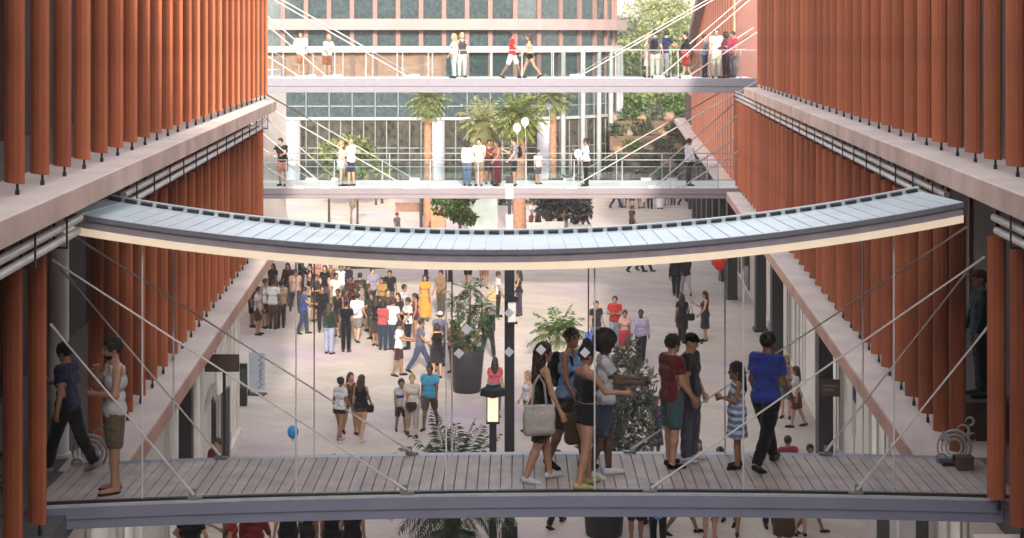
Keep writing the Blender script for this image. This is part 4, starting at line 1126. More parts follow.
# rock garden bank
def rock_garden():
    m = MB()
    x0, x1 = 6.4, 12.6
    for k in range(5):
        m.box(((x0 + x1) / 2, 112 + k * 2.2 + 7, (.9 + k * .95) / 2), (x1 - x0, 14, .9 + k * .95))
    tag(m.build('garden_bank', mat('earth_bank', (.10, .062, .042), .95, .3, 1.2, .6)), 'stepped earth bank of the rock garden', kind='structure')
    g = random.Random(5); n = 0
    for k in range(5):
        for j in range(6):
            x = x0 + .5 + j * 1.02 + g.uniform(-.25, .25); y = 112 + k * 2.2 + g.uniform(.45, .9); z = .9 + k * .95
            base = Vector((x, y, z - .05))
            if (k + j) % 2 == 0:
                r = g.uniform(.34, .52); c = (.20, .125, .075) if g.random() < .6 else (.17, .13, .10)
                o = blob('boulder', [ell_((0, 0, r * .55), (r, r * .9, r * .75)), ell_((r * .3, 0, r * .5), (r * .7, r * .8, r * .6))], mat('sandstone_%d' % int(c[0] * 100), c, .95, .35, 3, .6), None, .07, .1)
                o.location = base; tag(o, 'rounded sandstone boulder among shrubs on the stepped rock garden', 'boulder', 'boulders in the rock garden')
            else:
                r = g.uniform(.6, .85)
                o = leaf_cloud('shrub', [((0, 0, r * .6), (r, r * .9, r * .8))], 220, .26, ('dark', 'mid', 'dark', 'grey')[n % 4], None, 200 + n)
                o.location = base; tag(o, 'low rounded shrub between boulders on the stepped rock garden', 'shrub', 'shrubs in the rock garden')
            n += 1
rock_garden()
# hedge strip in front of the glass building
for i in range(6):
    a = 445 + i * 26; c = gp(a, 108)
    o = leaf_cloud('shrub', [((-.5, 0, .6), (.7, .5, .6)), ((.5, 0, .7), (.7, .5, .7))], 320, .3, ('mid', 'dark')[i % 2], None, 300 + i); o.location = c
    tag(o, 'low green shrub of the bed before the rounded glass building', 'shrub', 'shrubs before the glass building')

# ------------------------------------------------------------------ lamps, poles, signs, benches
LAMPW = mat('lamp_diffuser', (.80, .76, .68), .5, .03, emit=.12)
def lamp_column():
    b = gp(509.5, 36.0); root = empty('lamp_column', b, 0, 'tall slim black lamp column with white lit panels in mid plaza', 'lamp column')
    mb = MB(); mb.box((0, 0, 3.1), (.21, .21, 6.2)); mb.box((0, 0, .15), (.34, .34, .3)); mb.build('post', [DARK], root, bevel=.012)
    mb = MB(); mb.box((0, 0, 6.22), (.17, .17, .44)); mb.box((0, 0, 7.1), (.07, .07, .6)); mb.box((0, 0, 7.6), (.16, .16, .16)); mb.build('post_head', [DARK], root)
    for z, hh, w in ((6.66, .40, .15), (7.36, .32, .15)):
        mb = MB(); mb.box((0, 0, z), (w, w, hh)); mb.build('light_panel', [LAMPW], root)
    mb = MB(); mb.box((.05, -.16, 4.82), (.16, .10, .40)); mb.build('light_panel', [LAMPW], root)
    mb = MB(); mb.box((.05, -.17, 5.10), (.27, .16, .11)); mb.box((.05, -.17, 4.60), (.24, .14, .04)); mb.build('lantern_cap', [DARK], root)
lamp_column()
def lantern():
    b = gp(493, 33.6); root = empty('lantern_post', b, 0, 'short black lantern post with a glowing frosted box, beside the cycad', 'lantern')
    mb = MB(); mb.box((0, 0, 1.5), (.14, .14, 3.0)); mb.build('post', [DARK], root, bevel=.01)
    mb = MB(); mb.box((0, 0, 3.27), (.22, .22, .48)); mb.build('light_box', [mat('lantern_glow', (.95, .74, .45), .5, .05, emit=.30)], root, bevel=.01)
    mb = MB(); mb.box((0, 0, 3.02), (.27, .27, .045)); mb.lathe([(.2, 3.52), (.26, 3.53), (.24, 3.66), (.14, 3.72), (.13, 3.76)], 4); mb.build('lantern_cap', [DARK], root)
    for sx in (-1, 1):
        mb = MB(); mb.box((sx * .115, -.115, 3.27), (.02, .02, .5)); mb.build('lantern_bar', [DARK], root)
lantern()
def pole(px, d, h, w, lab):
    root = empty('bollard_pole', gp(px, d), 0, lab, 'pole')
    mb = MB(); mb.lathe([(w * 1.6, 0), (w * 1.6, .06), (w, .08), (w, h - .12)], 10); mb.build('post', DARK, root, smooth=True)
    mb = MB(); mb.lathe([(w * 1.25, h - .118), (w * 1.25, h - .02), (w * .6, h)], 10); mb.build('cap', STEEL, root, smooth=True)
for px, d, h, w, lab in ((329, 94, 2.6, .07, 'slim dark pole between the forked sapling and the finned wing'), (357.5, 97, 1.9, .06, 'slim dark pole close to the forked sapling'), (376, 108, 1.6, .06, 'slim dark pole, thinner of a pair near the long bench'), (382, 109, 1.7, .07, 'slim dark pole, thicker of a pair near the long bench'), (421, 89, 2.7, .08, 'dark pole before the long brown bench'),
                         (426, 75.0, 1.55, .09, 'short dark pole above the woman in the orange dress'), (450, 74, 1.5, .09, 'short dark pole above the planter shrub')):
    pole(px, d, h, w, lab)
def bench(px, d, L_, lab, m, h=.5, dep=.6):
    root = empty('bench', gp(px, d), 0, lab, 'bench')
    mb = MB(); mb.box((0, 0, h - .05), (L_, dep, .10)); mb.build('seat', [m], root, bevel=.012)
    mb = MB(); mb.box((0, 0, (h - .102) / 2), (L_ - .1, dep - .08, h - .102)); mb.build('base', [m], root)
bench(414, 104, 2.3, 'long brown timber bench near the glass kiosk', mat('brown_timber', (.16, .08, .055), .7, .2, 4))
bench(366, 78.5, 1.9, 'long charcoal stone bench behind the crowd', mat('charcoal_stone', (.035, .038, .04), .7, .2, 4), .48, .9)
mb = MB(); mb.box((0, 0, .65), (.75, .75, 1.3)); mb.box((0, 0, 1.33), (.82, .82, .06)); o = mb.build('planter_box', mat('terracotta_box', (.38, .16, .09), .8, .15, 2)); o.location = gp(438.5, 92); tag(o, 'square terracotta planter box at the foot of the slim-trunked palm', 'planter')
CAFE2 = mat('kiosk_trim', (.30, .30, .29), .6, .1, 4)
def kiosk():
    root = empty('kiosk', gp(483, 92), 0, 'pale green-white glass kiosk between small tree and thick palm trunk', 'kiosk')
    mb = MB(); mb.box((0, 0, 1.2), (1.6, 1.4, 2.4)); mb.build('glass_wall', pane_mat('frosted_kiosk_glass', (.17, .20, .19), (.27, .30, .285), .8, .2), root)
    mb = MB(); mb.box((0, 0, 2.45), (1.75, 1.55, .1)); mb.build('roof', CAFE2, root)
    mb = MB(); mb.box((-.15, -.715, .38), (.4, .02, .25)); mb.build('notice', WHITE, root)
kiosk()
CAFE = mat('cafe_seat_paint', (.26, .255, .25), .6, .1, 5)
for i, (px, d) in enumerate(((538, 88.5), (553, 89), (580, 87.5))):
    root = empty('cafe_seat', gp(px, d), 0, ('white cafe seat closest to the thick palm trunk', 'middle white cafe seat under the dark-leaved tree', 'white cafe seat at the open end of the dark-leaved tree')[i], 'seat')
    mb = MB(); mb.box((0, 0, .42), (1.2, .6, .08)); mb.build('seat', CAFE, root)
    mb = MB(); mb.box((0, .28, .72), (1.2, .06, .5)); mb.build('backrest', CAFE, root)
    for sx in (-.52, .52):
        mb = MB(); mb.box((sx, 0, .19), (.06, .5, .38)); mb.build('leg', DARK, root)
# signs
def sign(base, zc, w, h, lab, rz=0, pole_h=None, m=None, face=None):
    root = empty('hanging_sign', base, rz, lab, 'sign')
    mb = MB(); mb.box((0, 0, zc), (w, .06, h)); mb.build('panel', m or mat('dark_brown_sign', (.055, .032, .026), .6, .15, 3), root, bevel=.008)
    mb = MB(); mb.box((0, -.034, zc), (w - .06, .006, h - .06)); mb.build('panel_face', face or mat('brown_sign_face', (.075, .046, .038), .5, .15, 3), root)
    if pole_h:
        mb = MB(); mb.lathe([(.09, 0), (.09, .03), (.035, .04), (.035, pole_h)], 10, c=(w * .05, .06, 0)); mb.build('pole', DARK, root, smooth=True)
    return root
b = at(222, 363, 35.5); s1 = sign(Vector((b.x, 35.5, 0)), b.z, .72, .36, 'dark brown rectangular sign on a slim pole under the rounded-end ledge', 0, b.z)
b = at(829, 387, 42.0); s2 = sign(Vector((b.x, 41.9, 0)), b.z, .50, .42, 'dark brown sign fixed to the dark column by the poster', R(-8), None)
def sign_lines(s, zc, rows):
    for i, (w, x) in enumerate(rows):
        mb = MB(); mb.box((x, -.039, zc + .06 - i * .10), (w, .004, .035)); mb.build('lettering_line', mat('faded_lettering', (.20, .16, .14), .6), s)
sign_lines(s2, at(829, 387, 42.0).z, ((.34, 0), (.24, -.03)))
b = at(846, 389, 42.6); s3 = sign(Vector((b.x, 42.9, 0)), b.z, .30, .36, 'small brown sign board between the dark column and the ledge', R(-5), None)
def poster(c, w, h, rz, lab, cols, base_z=0):
    root = empty('poster_panel', (c.x, c.y, base_z), rz, lab, 'poster')
    mb = MB(); mb.box((0, 0, c.z - base_z), (w, .05, h)); mb.build('panel', [cols or WHITE], root)
    return root
b = at(257, 371, 50.5); pr = poster(b, .48, 1.10, R(-10), 'upright white banner with a grey squiggled motif near the ledge end', mat('banner_cloth', (.40, .45, .50), .8, .1, 4))
mb = MB()
mb.tube([(.12 + .045 * math.sin(k * 1.3) + .015 * math.sin(k * 3.1), -.024, b.z + .46 - k * .034) for k in range(29)], [.022 + .012 * math.sin(k * 2.3) for k in range(29)], 6)
mb.build('grey_motif', mat('motif_grey', (.22, .23, .27), .7), pr)
for z0, z1 in ((0.04, b.z - .56),):
    mb = MB(); mb.box((-.25, .02, (z0 + z1) / 2), (.05, .05, z1 - z0)); mb.box((-.05, .02, .02), (.6, .35, .04)); mb.build('stand', [DARK], pr)
b = at(243, 404, 49.0); root = empty('info_pylon', (b.x, 49.0, 0), 0, 'slim black information pylon standing by the white banner', 'pylon')
mb = MB(); mb.box((0, 0, .62), (.24, .16, 1.2)); mb.build('body', [DARK], root, bevel=.01); mb = MB(); mb.box((0, -.085, .8), (.18, .008, .55)); mb.build('screen', pane_mat('pylon_screen', (.05, .07, .07), (.16, .19, .18), 2), root)
b = at(861, 408, 40.0); pr = poster(b, .42, 1.25, R(-12), 'white poster with a violet diagonal block in the shop front', None)
mb = MB(); k = b.z
mb.v += [(-.19, -.028, k + .55), (.05, -.028, k + .1), (.19, -.028, k + .05), (.10, -.028, k - .25), (-.19, -.028, k + .2)]; mb.f.append((0, 4, 3, 2, 1)); mb.m.append(0); mb.build('violet_print', mat('violet_ink', (.14, .09, .30), .6), pr)
mb = MB(); mb.box((0, .05, k / 2 - .3), (.06, .05, k - .62)); mb.build('stand', [STEEL], pr)
for i, px in enumerate((882, 921)):
    b = at(px, 532, 30.0); pr = poster(Vector((b.x, 30, 2.0)), .50 if i == 0 else .75, 1.5, R(-14), ('narrow white poster in the shop front under the bridge', 'wide pale poster in the shop front under the bridge')[i], None)
    mb = MB(); mb.box((.02, -.03, 2.05), (.22, .006, .9)); mb.build('dark_print', mat('print_dark', (.10, .11, .10), .6), pr); mb = MB(); mb.box((0, .05, .6), (.06, .05, 1.2)); mb.build('stand', [STEEL], pr)
# dark door and slanted rail at the shop front below the rounded-end ledge
b = gp(207, 40.0); root = empty('shop_door', (WX(-1, 40.3, .52), 40.3, 0), R(90 - 3.3), 'narrow dark open door in the pale shop front below the ledge', 'door')
mb = MB(); mb.box((0, 0, 1.1), (.95, .06, 2.2)); mb.build('leaf', [mat('door_dark', (.03, .028, .026), .5)], root)
for sx in (-.52, .52):
    mb = MB(); mb.box((sx, 0, 1.12), (.08, .09, 2.24)); mb.build('jamb', [STEEL], root)
mb = MB(); mb.tube([(.35, -.05, .95), (.35, -.1, .95), (.35, -.1, 1.2), (.35, -.05, 1.2)], .012, 6); mb.build('handle', [STEEL], root)
def slant():
    a, b_ = at(214, 386, 39.2), at(181, 458, 36.6)
    root = empty('stair_rail', (b_.x, b_.y, 0), 0, 'slanting pale grey stair rail by the dark shop door', 'rail')
    o = Vector(root.location); mb = MB(); mb.bar(b_ - o, a - o, .10, .16); mb.build('handrail', [STEEL], root)
    for t in (.15, .55, .95):
        q = b_.lerp(a, t) - o; mb = MB(); mb.box((q.x, q.y, q.z / 2 - .04), (.05, .05, q.z - .1)); mb.build('post', [DARK], root)
slant()
# magenta banner far down the street
root = empty('banner', (at(705, 210, 97).x, 97, 0), 0, 'tall narrow magenta banner at the foot of the far wall', 'banner')
mb = MB(); mb.box((0, 0, 1.9), (.42, .03, 3.3)); mb.build('cloth', fabric((180, 20, 130)), root); mb = MB(); mb.lathe([(.14, 0), (.14, .05), (.03, .06), (.03, 3.7)], 8, c=(.26, 0, 0)); mb.build('pole', DARK, root)
# scrolled ornaments by the bridge ends
def ornament(c, R_, rz, lab, box=True):
    root = empty('scroll_ornament', c, rz, lab, 'ornament'); m = mat('pale_ironwork', (.36, .34, .33), .6, .1, 6)
    def arc(cx, cz, r, a0, a1, w):
        mb = MB(); n = 18; mb.tube([(cx + r * math.cos(R(a0 + (a1 - a0) * i / n)), 0, cz + r * math.sin(R(a0 + (a1 - a0) * i / n))) for i in range(n + 1)], [w * .85 * (.45 + .55 * math.sin(math.pi * min(1, .12 + i / n))) for i in range(n + 1)], 7); mb.build('scroll', m, root, smooth=True)
    for r, w in ((R_, .028), (R_ * .74, .026), (R_ * .48, .024)): arc(0, R_, r, -70, 200 if r > R_ * .6 else 250, w)
    arc(R_ * .55, R_ * 2.0, R_ * .34, -120, 170, .022); arc(R_ * .95, R_ * 2.55, R_ * .24, -100, 190, .020); arc(-R_ * .75, R_ * .3, R_ * .3, 10, 290, .022); arc(R_ * 1.1, R_ * 1.6, R_ * .25, 60, 330, .02)
    mb = MB()
    pts = []
    for i in range(8):
        rr = R_ * (.40 if i % 2 == 0 else .17); a = i * math.pi / 4 + .35; pts.append((-R_ * .5 + rr * math.cos(a), R_ * 1.62 + rr * math.sin(a)))
    k = len(mb.v)
    mb.v += [(x, -.02, z) for x, z in pts] + [(x, .02, z) for x, z in pts]; mb.f += [tuple(range(k, k + 8)), tuple(range(k + 15, k + 7, -1))] + [(k + i, k + 8 + i, k + 8 + (i + 1) % 8, k + (i + 1) % 8) for i in range(8)]; mb.m += [0] * 10
    mb.build('star', m, root)
    mb = MB(); mb.box((0, 0, .02), (R_ * 1.6, .25, .04)); mb.tube([(0, 0, .04), (0, 0, R_ * .55)], .02, 6); mb.build('base', DARK, root)
c = at(953, 444, 22.0); ornament(Vector((c.x, 21.95, 5.102)), .215, 0, 'pale scrolled iron ornament by the bridge end with the brown box')
c = at(84, 452, 21.9); ornament(Vector((c.x + .05, 22.0, 5.02)), .22, 0, 'pale scrolled iron ornament behind the man in the white vest')
mb = MB(); mb.box((0, 0, .075), (.20, .16, .15)); mb.box((0, 0, .16), (.215, .175, .018)); o = mb.build('small_box', mat('brown_box', (.10, .05, .035), .7)); c = at(964, 452, 21.7); o.location = (c.x, 21.68, 5.102); tag(o, 'small brown box on the planks in front of the scrolled ornament', 'box')
# white round column and spiky plant in the opening by the man in the white vest
x = at(60, 300, 22.6).x; root = empty('round_column', (x - .05, 22.7, 5.0), 0, 'round white column in the wall opening beside the bridge', 'column')
mb = MB(); mb.lathe([(.17, .01), (.17, .06), (.14, .07), (.14, 3.55), (.17, 3.56), (.17, 3.68)], 18); mb.build('shaft', WHITE, root, smooth=True)
x = at(12, 380, 19.5).x
p = Vector((x - 1.15, 19.6, 5.0)); pot('small pale planter inside the finned wing by the bridge end', p, .24, .42, mat('pale_pot', (.45, .40, .37), .8))
palm('spiky potted palm behind the fins by the bridge end', p, .5, 1.25, 26, 'dark', 77, trunk=.05, name='potted_palm', emin=-.2, leaf=.24)
mb = MB(); mb.box((0, 0, .27), (.9, .8, .54)); o = mb.build('step_plinth', mat('dark_brown_stone', (.07, .05, .042), .8, .2, 5)); o.location = (at(978, 300, 24).x, 24, 5.0); tag(o, 'dark stone plinth inside the wall opening', 'plinth')

# ------------------------------------------------------------------ balloons
def balloon(c, r, rgb, lab, string=1.2):
    root = empty('balloon', c, 0, lab, 'balloon'); m = mat('balloon_%02x%02x%02x' % rgb, srgb(*rgb), .25, .04, 2, spec=.5, trans=.25)
    mb = MB(); n = 14; mb.lathe([(max(.004, r * math.sin(math.pi * i / n) * (1 if i > n / 2 else .9 + .1 * i / (n / 2))), -r * 1.18 * math.cos(math.pi * i / n)) for i in range(n + 1)], 18); mb.build('body', m, root, smooth=True)
    mb = MB(); mb.lathe([(.02, -r * 1.18 - .04), (.008, -r * 1.18 + .01)], 8); mb.build('knot', m, root)
    mb = MB(); mb.tube([(0, 0, -r * 1.18 - .03), (.03, 0, -r * 1.18 - string * .5), (0, .02, -r * 1.18 - string)], .004, 4); mb.build('string', WHITE, root)
balloon(at(293, 432, 37.5), .125, (45, 150, 215), 'sky blue balloon drifting over the open plaza', .5)
balloon(at(658, 512, 34.5), .13, (60, 165, 220), 'blue balloon held up by the crowd under the bridge', .8)
balloon(at(720, 262, 60.0), .26, (200, 25, 30), 'red balloon above the women in dark dresses', 1.6)
for (px, py, d, lab) in ((517, 128, 63.6, 'lower white balloon over the couple with the backpack'), (525, 122, 63.8, 'upper white balloon of the pair over the backpack wearer'), (549, 105, 64.4, 'white balloon in front of the small-crowned palm'), (578, 154, 62.9, 'white balloon held by the woman in a white shirt')):
    balloon(at(px, py, d), .15, (245, 245, 248), lab, .9)
# ------------------------------------------------------------------ the crowd
BAG = {}
def bag(c, w, h, dep, rgb, lab, name='tote_bag', rz=0, strap=None, cat='bag'):
    root = empty(name, c, rz, lab, cat); m = fabric(rgb)
    f = blob('body', [cap_((-w * .36, 0, -h * .38), (w * .36, 0, -h * .38), dep * .5, dep * .5), cap_((-w * .40, 0, h * .3), (w * .40, 0, h * .3), dep * .22), cap_((-w * .38, 0, -h * .1), (w * .38, 0, -h * .1), dep * .42), cap_((-w * .4, 0, h * .1), (w * .4, 0, h * .1), dep * .34)], m, root, .016 if w > .3 else .012, .08)
    if strap:
        for o in (-.02, .02):
            mb = MB(); L_ = strap; mb.tube([(-w * .25, o, h * .36), (-w * .17, o, h * .36 + L_ * .7), (0, o, h * .36 + L_), (w * .17, o, h * .36 + L_ * .7), (w * .25, o, h * .36)], .011, 6); mb.build('handle', m, root, smooth=True)
    return root
def backpack(J, heading, s, rgb, lab):
    c = J['back']; root = empty('backpack', c, -R(heading), lab, 'backpack'); root.scale = (s, s, s); m = fabric(rgb)
    blob('body', [ell_((0, -.03, -.02), (.16, .10, .22)), ell_((0, -.08, -.1), (.12, .07, .11))], m, root, .02, .05)
    for sx in (-1, 1):
        mb = MB(); mb.tube([(sx * .09, .03, .16), (sx * .11, .12, .21), (sx * .12, .25, .16), (sx * .12, .27, .0), (sx * .14, .14, -.18)], .018, 6); mb.build('strap', m, root, smooth=True)
def phone(c, heading, lab):
    root = empty('phone', c, -R(heading), lab, 'phone'); Mr = Matrix.Rotation(R(50), 3, 'X')
    mb = MB(); mb.box((0, 0, 0), (.072, .009, .15), M=Mr); mb.build('case', [DARK], root); mb = MB(); mb.box(Mr @ Vector((0, -.0055, 0)), (.064, .002, .138), M=Mr); mb.build('screen', [mat('phone_screen', (.35, .42, .5), .15, .1, 5)], root)

NEAR = [  # px, feet row, height, heading, label, spec
 (114, 492, 1.86, 245, 'bearded man in a printed white vest and khaki shorts standing on the bridge', dict(top=('tank', [(232, 230, 228), (60, 70, 110)]), bottom=('shorts', (125, 105, 80)), hair=('short', 0), sk=1, shoe=(60, 45, 35), pose='chin', over=dict(inw=.95, La=(6, 6, 84), Ra=(34, 8, 138)), extra=dict(pattern='print', sandal=1, beard=1))),
 (68, 472, 1.66, 285, 'man in navy shirt and black trousers striding into the wall opening', dict(top=('tee', (52, 58, 98)), bottom=('trousers', (24, 24, 28)), hair=('short', 0), sk=1, shoe=(170, 160, 160), pose='walk', over=dict(Ra=(24, 6, 66), hp=14, L=(19, 5), Rr=(-17, 14), La=(-8, 6, 16)))),
 (541, 481, 1.72, 72, 'woman in black top and brown shorts carrying a large pale tote on the bridge', dict(top=('strap', (35, 33, 34)), bottom=('shorts', (92, 74, 50)), hair=('long', 1), sk=1, shoe=(225, 225, 230), pose='step', fem=True, over=dict(Ra=(12, 10, 12), La=(2, 12, 20)))),
 (569, 468, 1.80, 120, 'tall woman in pale blue top and long brown shorts looking back along the bridge', dict(top=('tank', (120, 165, 215)), bottom=('shorts', (80, 66, 52)), hair=('crew', 0), sk=2, shoe=(40, 32, 28), pose='step', fem=True, over=dict(hy=25))),
 (586, 487, 1.74, 62, 'woman in black strapless top and black shorts reaching out on the bridge', dict(top=('crop', (26, 26, 28)), bottom=('hotpants', (28, 28, 30)), hair=('topbun', 0), sk=1, shoe=(212, 208, 120), pose='reach', fem=True, extra=dict(sole=(235, 235, 235)), over=dict(Ra=(35, 8, 48), L=(8, 3), Rr=(-8, 6)))),
 (604, 477, 1.80, 88, 'person with afro hair, white tee and denim shorts on the bridge', dict(top=('tee', (225, 222, 228)), bottom=('shorts', (70, 85, 115)), hair=('afro', 0), sk=3, shoe=(238, 238, 242), pose='both', fem=True, extra=dict(hightop=1))),
 (672, 467, 1.69, 62, 'man in a dark red tee and teal shorts on the bridge', dict(top=('tee', (125, 28, 32)), bottom=('shorts', (70, 105, 110)), hair=('short', 0), sk=1, shoe=(28, 28, 30), pose='talk', over=dict(La=(2, 8, 14), Ra=(4, 8, 34)))),
 (690, 461, 1.66, 115, 'person in black cap, dark navy tee and grey trousers on the bridge', dict(top=('tee', (40, 44, 55)), bottom=('trousers', (88, 88, 112)), hair=('cap', 0), sk=1, shoe=(205, 205, 215), pose='stand2', over=dict(hp=14, Ra=(2, 6, 22), La=(2, 6, 20)))),
 (737, 468, 1.33, 262, 'little girl in a blue and white striped dress on the bridge', dict(top=('dress', [(220, 225, 235), (110, 150, 205)]), bottom=None, hair=('long', 0), sk=2, shoe=(40, 35, 35), pose='fold', fem=True, child=True, extra=dict(pattern='stripes', len=.53, flare=.17))),
 (766, 467, 1.78, 40, 'man in a royal blue polo shirt and black trousers striding on the bridge', dict(top=('polo', (38, 68, 175)), bottom=('trousers', (22, 22, 28)), hair=('short', 0), sk=2, shoe=(24, 24, 26), pose='walk', over=dict(Ra=(6, 8, 40), La=(0, 8, 20), inw=.2))),
]
for px, py, h, hd, lab, sp in NEAR:
    q = on(px, py, DZ + .002)
    root, J, s = make_person(q, h, hd, lab, near=True, cell=.0115, **sp)
    if 'tote' in lab:
        bag(J['rs'] + Vector((-.09, -.13, -.54)), .37, .42, .14, (205, 192, 185), 'large pale cream tote hanging from the shoulder of the woman in black', rz=R(10), strap=.36)
        # strap run to the shoulder belongs to the bag
    if 'tall woman' in lab:
        bag(J['rh'] + Vector((.0, -.03, -.24)), .34, .42, .16, (112, 92, 66), 'brown paper carrier bag held by the tall woman in pale blue', 'carrier_bag', rz=R(20), strap=.14)
        backpack(J, 120, s, (25, 25, 28), 'black backpack on the tall woman in pale blue')
    if 'strapless' in lab: phone(J['rh'] + Vector((.03, .0, .02)), 60, 'dark phone in the outstretched hand of the strapless-top woman')
    if 'afro' in lab: phone(J['rh'] + Vector((.02, 0, .02)), 88, 'phone held out by the person with afro hair')
    if 'navy shirt' in lab: phone(J['rh'] + Vector((-.03, 0, .02)), 285, 'phone in the hand of the man in the navy shirt')
# the figure standing in the far wall opening
make_person(Vector((at(981, 300, 24).x, 24, 5.541)), 1.78, 265, 'person in dark teal jacket and dull red cap standing on the plinth', top=('long', (22, 52, 54)), bottom=('trousers', (26, 28, 40)), hair=('cap', 0), sk=2, pose='stand2', cell=.016, extra=dict(cap=(120, 45, 48)))

def crowd(rows, z, hpx=None, cell=.023, group=None, dfix=None):
    for r in rows:
        px, py, h, hd, lab, kw = r
        q = on(px, py, z)
        if dfix: q = Vector(((px - CX) * dfix(px) / F, dfix(px), z))
        c2 = cell
        root, J, s = make_person(q, h, hd, lab, cell=c2, group=group, **{k: v for k, v in kw.items() if k != 'pack'})
        if 'pack' in kw: backpack(J, hd, s, kw['pack'], 'backpack worn by the ' + lab.split(' ')[0] + ' ' + ' '.join(lab.split(' ')[1:6]))
def K(tk, tc, bk, bc, hair=('short', 0), sk=1, pose='stand', **kw):
    return dict(top=(tk, tc), bottom=(bk, bc) if bk else None, hair=hair, sk=sk, pose=pose, **kw)
W_, BLK, NVY, GRY, JEAN, TAN = (225, 222, 222), (26, 26, 28), (40, 46, 72), (120, 120, 126), (78, 92, 125), (176, 150, 120)
F_ = dict(fem=True)
UP = [
 (302, 76, 1.76, 185, 'man in white long-sleeved shirt and tan shorts on the upper far bridge', K('long', W_, 'shorts', (190, 120, 80), pose='rail')),
 (327, 76, 1.62, 150, 'woman in cream top and brown shorts on the upper far bridge', K('long', (225, 212, 195), 'shorts', (165, 95, 60), ('bob', 2), pose='rail', **F_)),
 (454, 76, 1.66, 250, 'blonde woman in white trousers at the middle of the upper far bridge', K('tank', (200, 195, 205), 'trousers', (222, 220, 222), ('long', 2), pose='stand2', **F_)),
 (462, 76, 1.70, 160, 'person in dark vest and cream trousers behind the blonde woman on the upper far bridge', K('tank', (70, 66, 78), 'trousers', (210, 200, 185), ('bob', 2), **F_)),
 (512, 76, 1.82, 95, 'man in red tee and white shorts walking on the upper far bridge', K('tee', (185, 25, 35), 'shorts', (230, 230, 232), ('crew', 0), 2, 'walk')),
 (530, 76, 1.72, 272, 'long-haired woman in beige top and black shorts on the upper far bridge', K('strap', (190, 160, 135), 'hotpants', BLK, ('long', 1), 1, 'walk2', **F_)),
 (648, 77, 1.66, 265, 'woman in cream dress beside the dark backpack on the upper far bridge', K('dress', (225, 210, 180), None, None, ('long', 2), 1, 'stand2', extra=dict(len=.45), **F_)),
 (655, 77, 1.78, 15, 'man with dark backpack and beige trousers on the upper far bridge', K('tee', (90, 90, 96), 'trousers', (205, 195, 180), pose='stand2', pack=(34, 32, 40))),
 (664, 76, 1.78, 40, 'man in navy tee and grey trousers next to the backpack wearer', K('tee', (42, 46, 84), 'trousers', (150, 150, 150), pose='rail')),
 (686, 77, 1.74, 255, 'woman in black top and red skirt on the upper far bridge', K('long', (30, 28, 34), 'skirt', (190, 40, 50), ('short', 0), 1, 'step', **F_)),
 (705, 76, 1.60, 95, 'woman in blue-grey tunic and dark leggings on the upper far bridge', K('tee', (95, 105, 140), 'trousers', (45, 46, 66), ('bun', 0), 1, 'hold', **F_)),
 (716, 77, 1.84, 170, 'man in white shirt and beige trousers on the upper far bridge', K('tee', (232, 232, 236), 'trousers', (208, 200, 185), ('short', 0), 1, 'talk')),
 (726, 76, 1.72, 300, 'woman in plum top and black trousers on the upper far bridge', K('long', (105, 30, 62), 'trousers', (30, 30, 36), ('bob', 0), 2, 'talk', **F_)),
 (733, 77, 1.74, 240, 'man in magenta tee and grey trousers at the end of the upper far bridge', K('tee', (190, 30, 80), 'trousers', (98, 98, 106), ('short', 0), 2)),
]
crowd(UP, 9.102, cell=.026, dfix=lambda px: 64.4 if px in (462, 648, 664, 705, 733) else 63.6)
LOW = [
 (283, 181, 1.80, 200, 'man in black tee and salmon shorts on the lower far bridge', K('tee', (26, 26, 28), 'shorts', (205, 125, 95), ('short', 0), 1, 'rail')),
 (341, 182, 1.66, 75, 'woman in white sleeveless top and white skirt on the lower far bridge', K('tank', (228, 222, 220), 'miniskirt', (225, 222, 220), ('pony', 2), 0, 'stand2', **F_)),
 (351, 182, 1.74, 300, 'man in white shirt and navy shorts on the lower far bridge', K('tee', (232, 232, 236), 'shorts', (52, 62, 96), ('crew', 2), 0, 'talk')),
 (467, 181, 1.66, 20, 'woman in white shirt and jeans on the lower far bridge', K('long', W_, 'trousers', (95, 115, 150), ('bob', 0), 1, 'stand2', **F_)),
 (479, 181, 1.76, 190, 'man in white tee and khaki shorts on the lower far bridge', K('tee', W_, 'shorts', (150, 125, 95), ('short', 0), 1, 'talk')),
 (489, 181, 1.66, 170, 'slim person in maroon vest and dark shorts on the lower far bridge', K('tank', (110, 50, 50), 'shorts', (62, 50, 50), ('short', 0), 2, 'stand')),
 (497, 181, 1.70, 240, 'woman in long maroon skirt and tan top on the lower far bridge', K('tank', (150, 90, 75), 'longskirt', (105, 34, 38), ('long', 0), 2, 'hold', **F_)),
 (514, 181, 1.80, 255, 'man in grey tee and black shorts wearing a backpack on the lower bridge', K('tee', (135, 132, 138), 'shorts', (30, 30, 34), ('short', 0), 1, 'hold', pack=(26, 26, 30))),
 (538, 181, 1.25, 150, 'small child in white top on the lower far bridge', K('tee', (215, 215, 218), 'shorts', (80, 80, 90), ('short', 0), 1, 'stand', child=True)),
 (586, 181, 1.76, 260, 'woman in white shirt and black trousers holding a white balloon', K('long', (222, 215, 228), 'trousers', (28, 28, 32), ('bun', 0), 2, 'hold', **F_)),
 (689, 182, 1.76, 70, 'man in white shirt and black trousers alone at the bridge end', K('long', (222, 214, 226), 'trousers', (24, 24, 28), ('short', 0), 2, 'stand2')),
]
crowd(LOW, 5.102, cell=.026, dfix=lambda px: 64.0 if px in (489, 538) else 63.2)
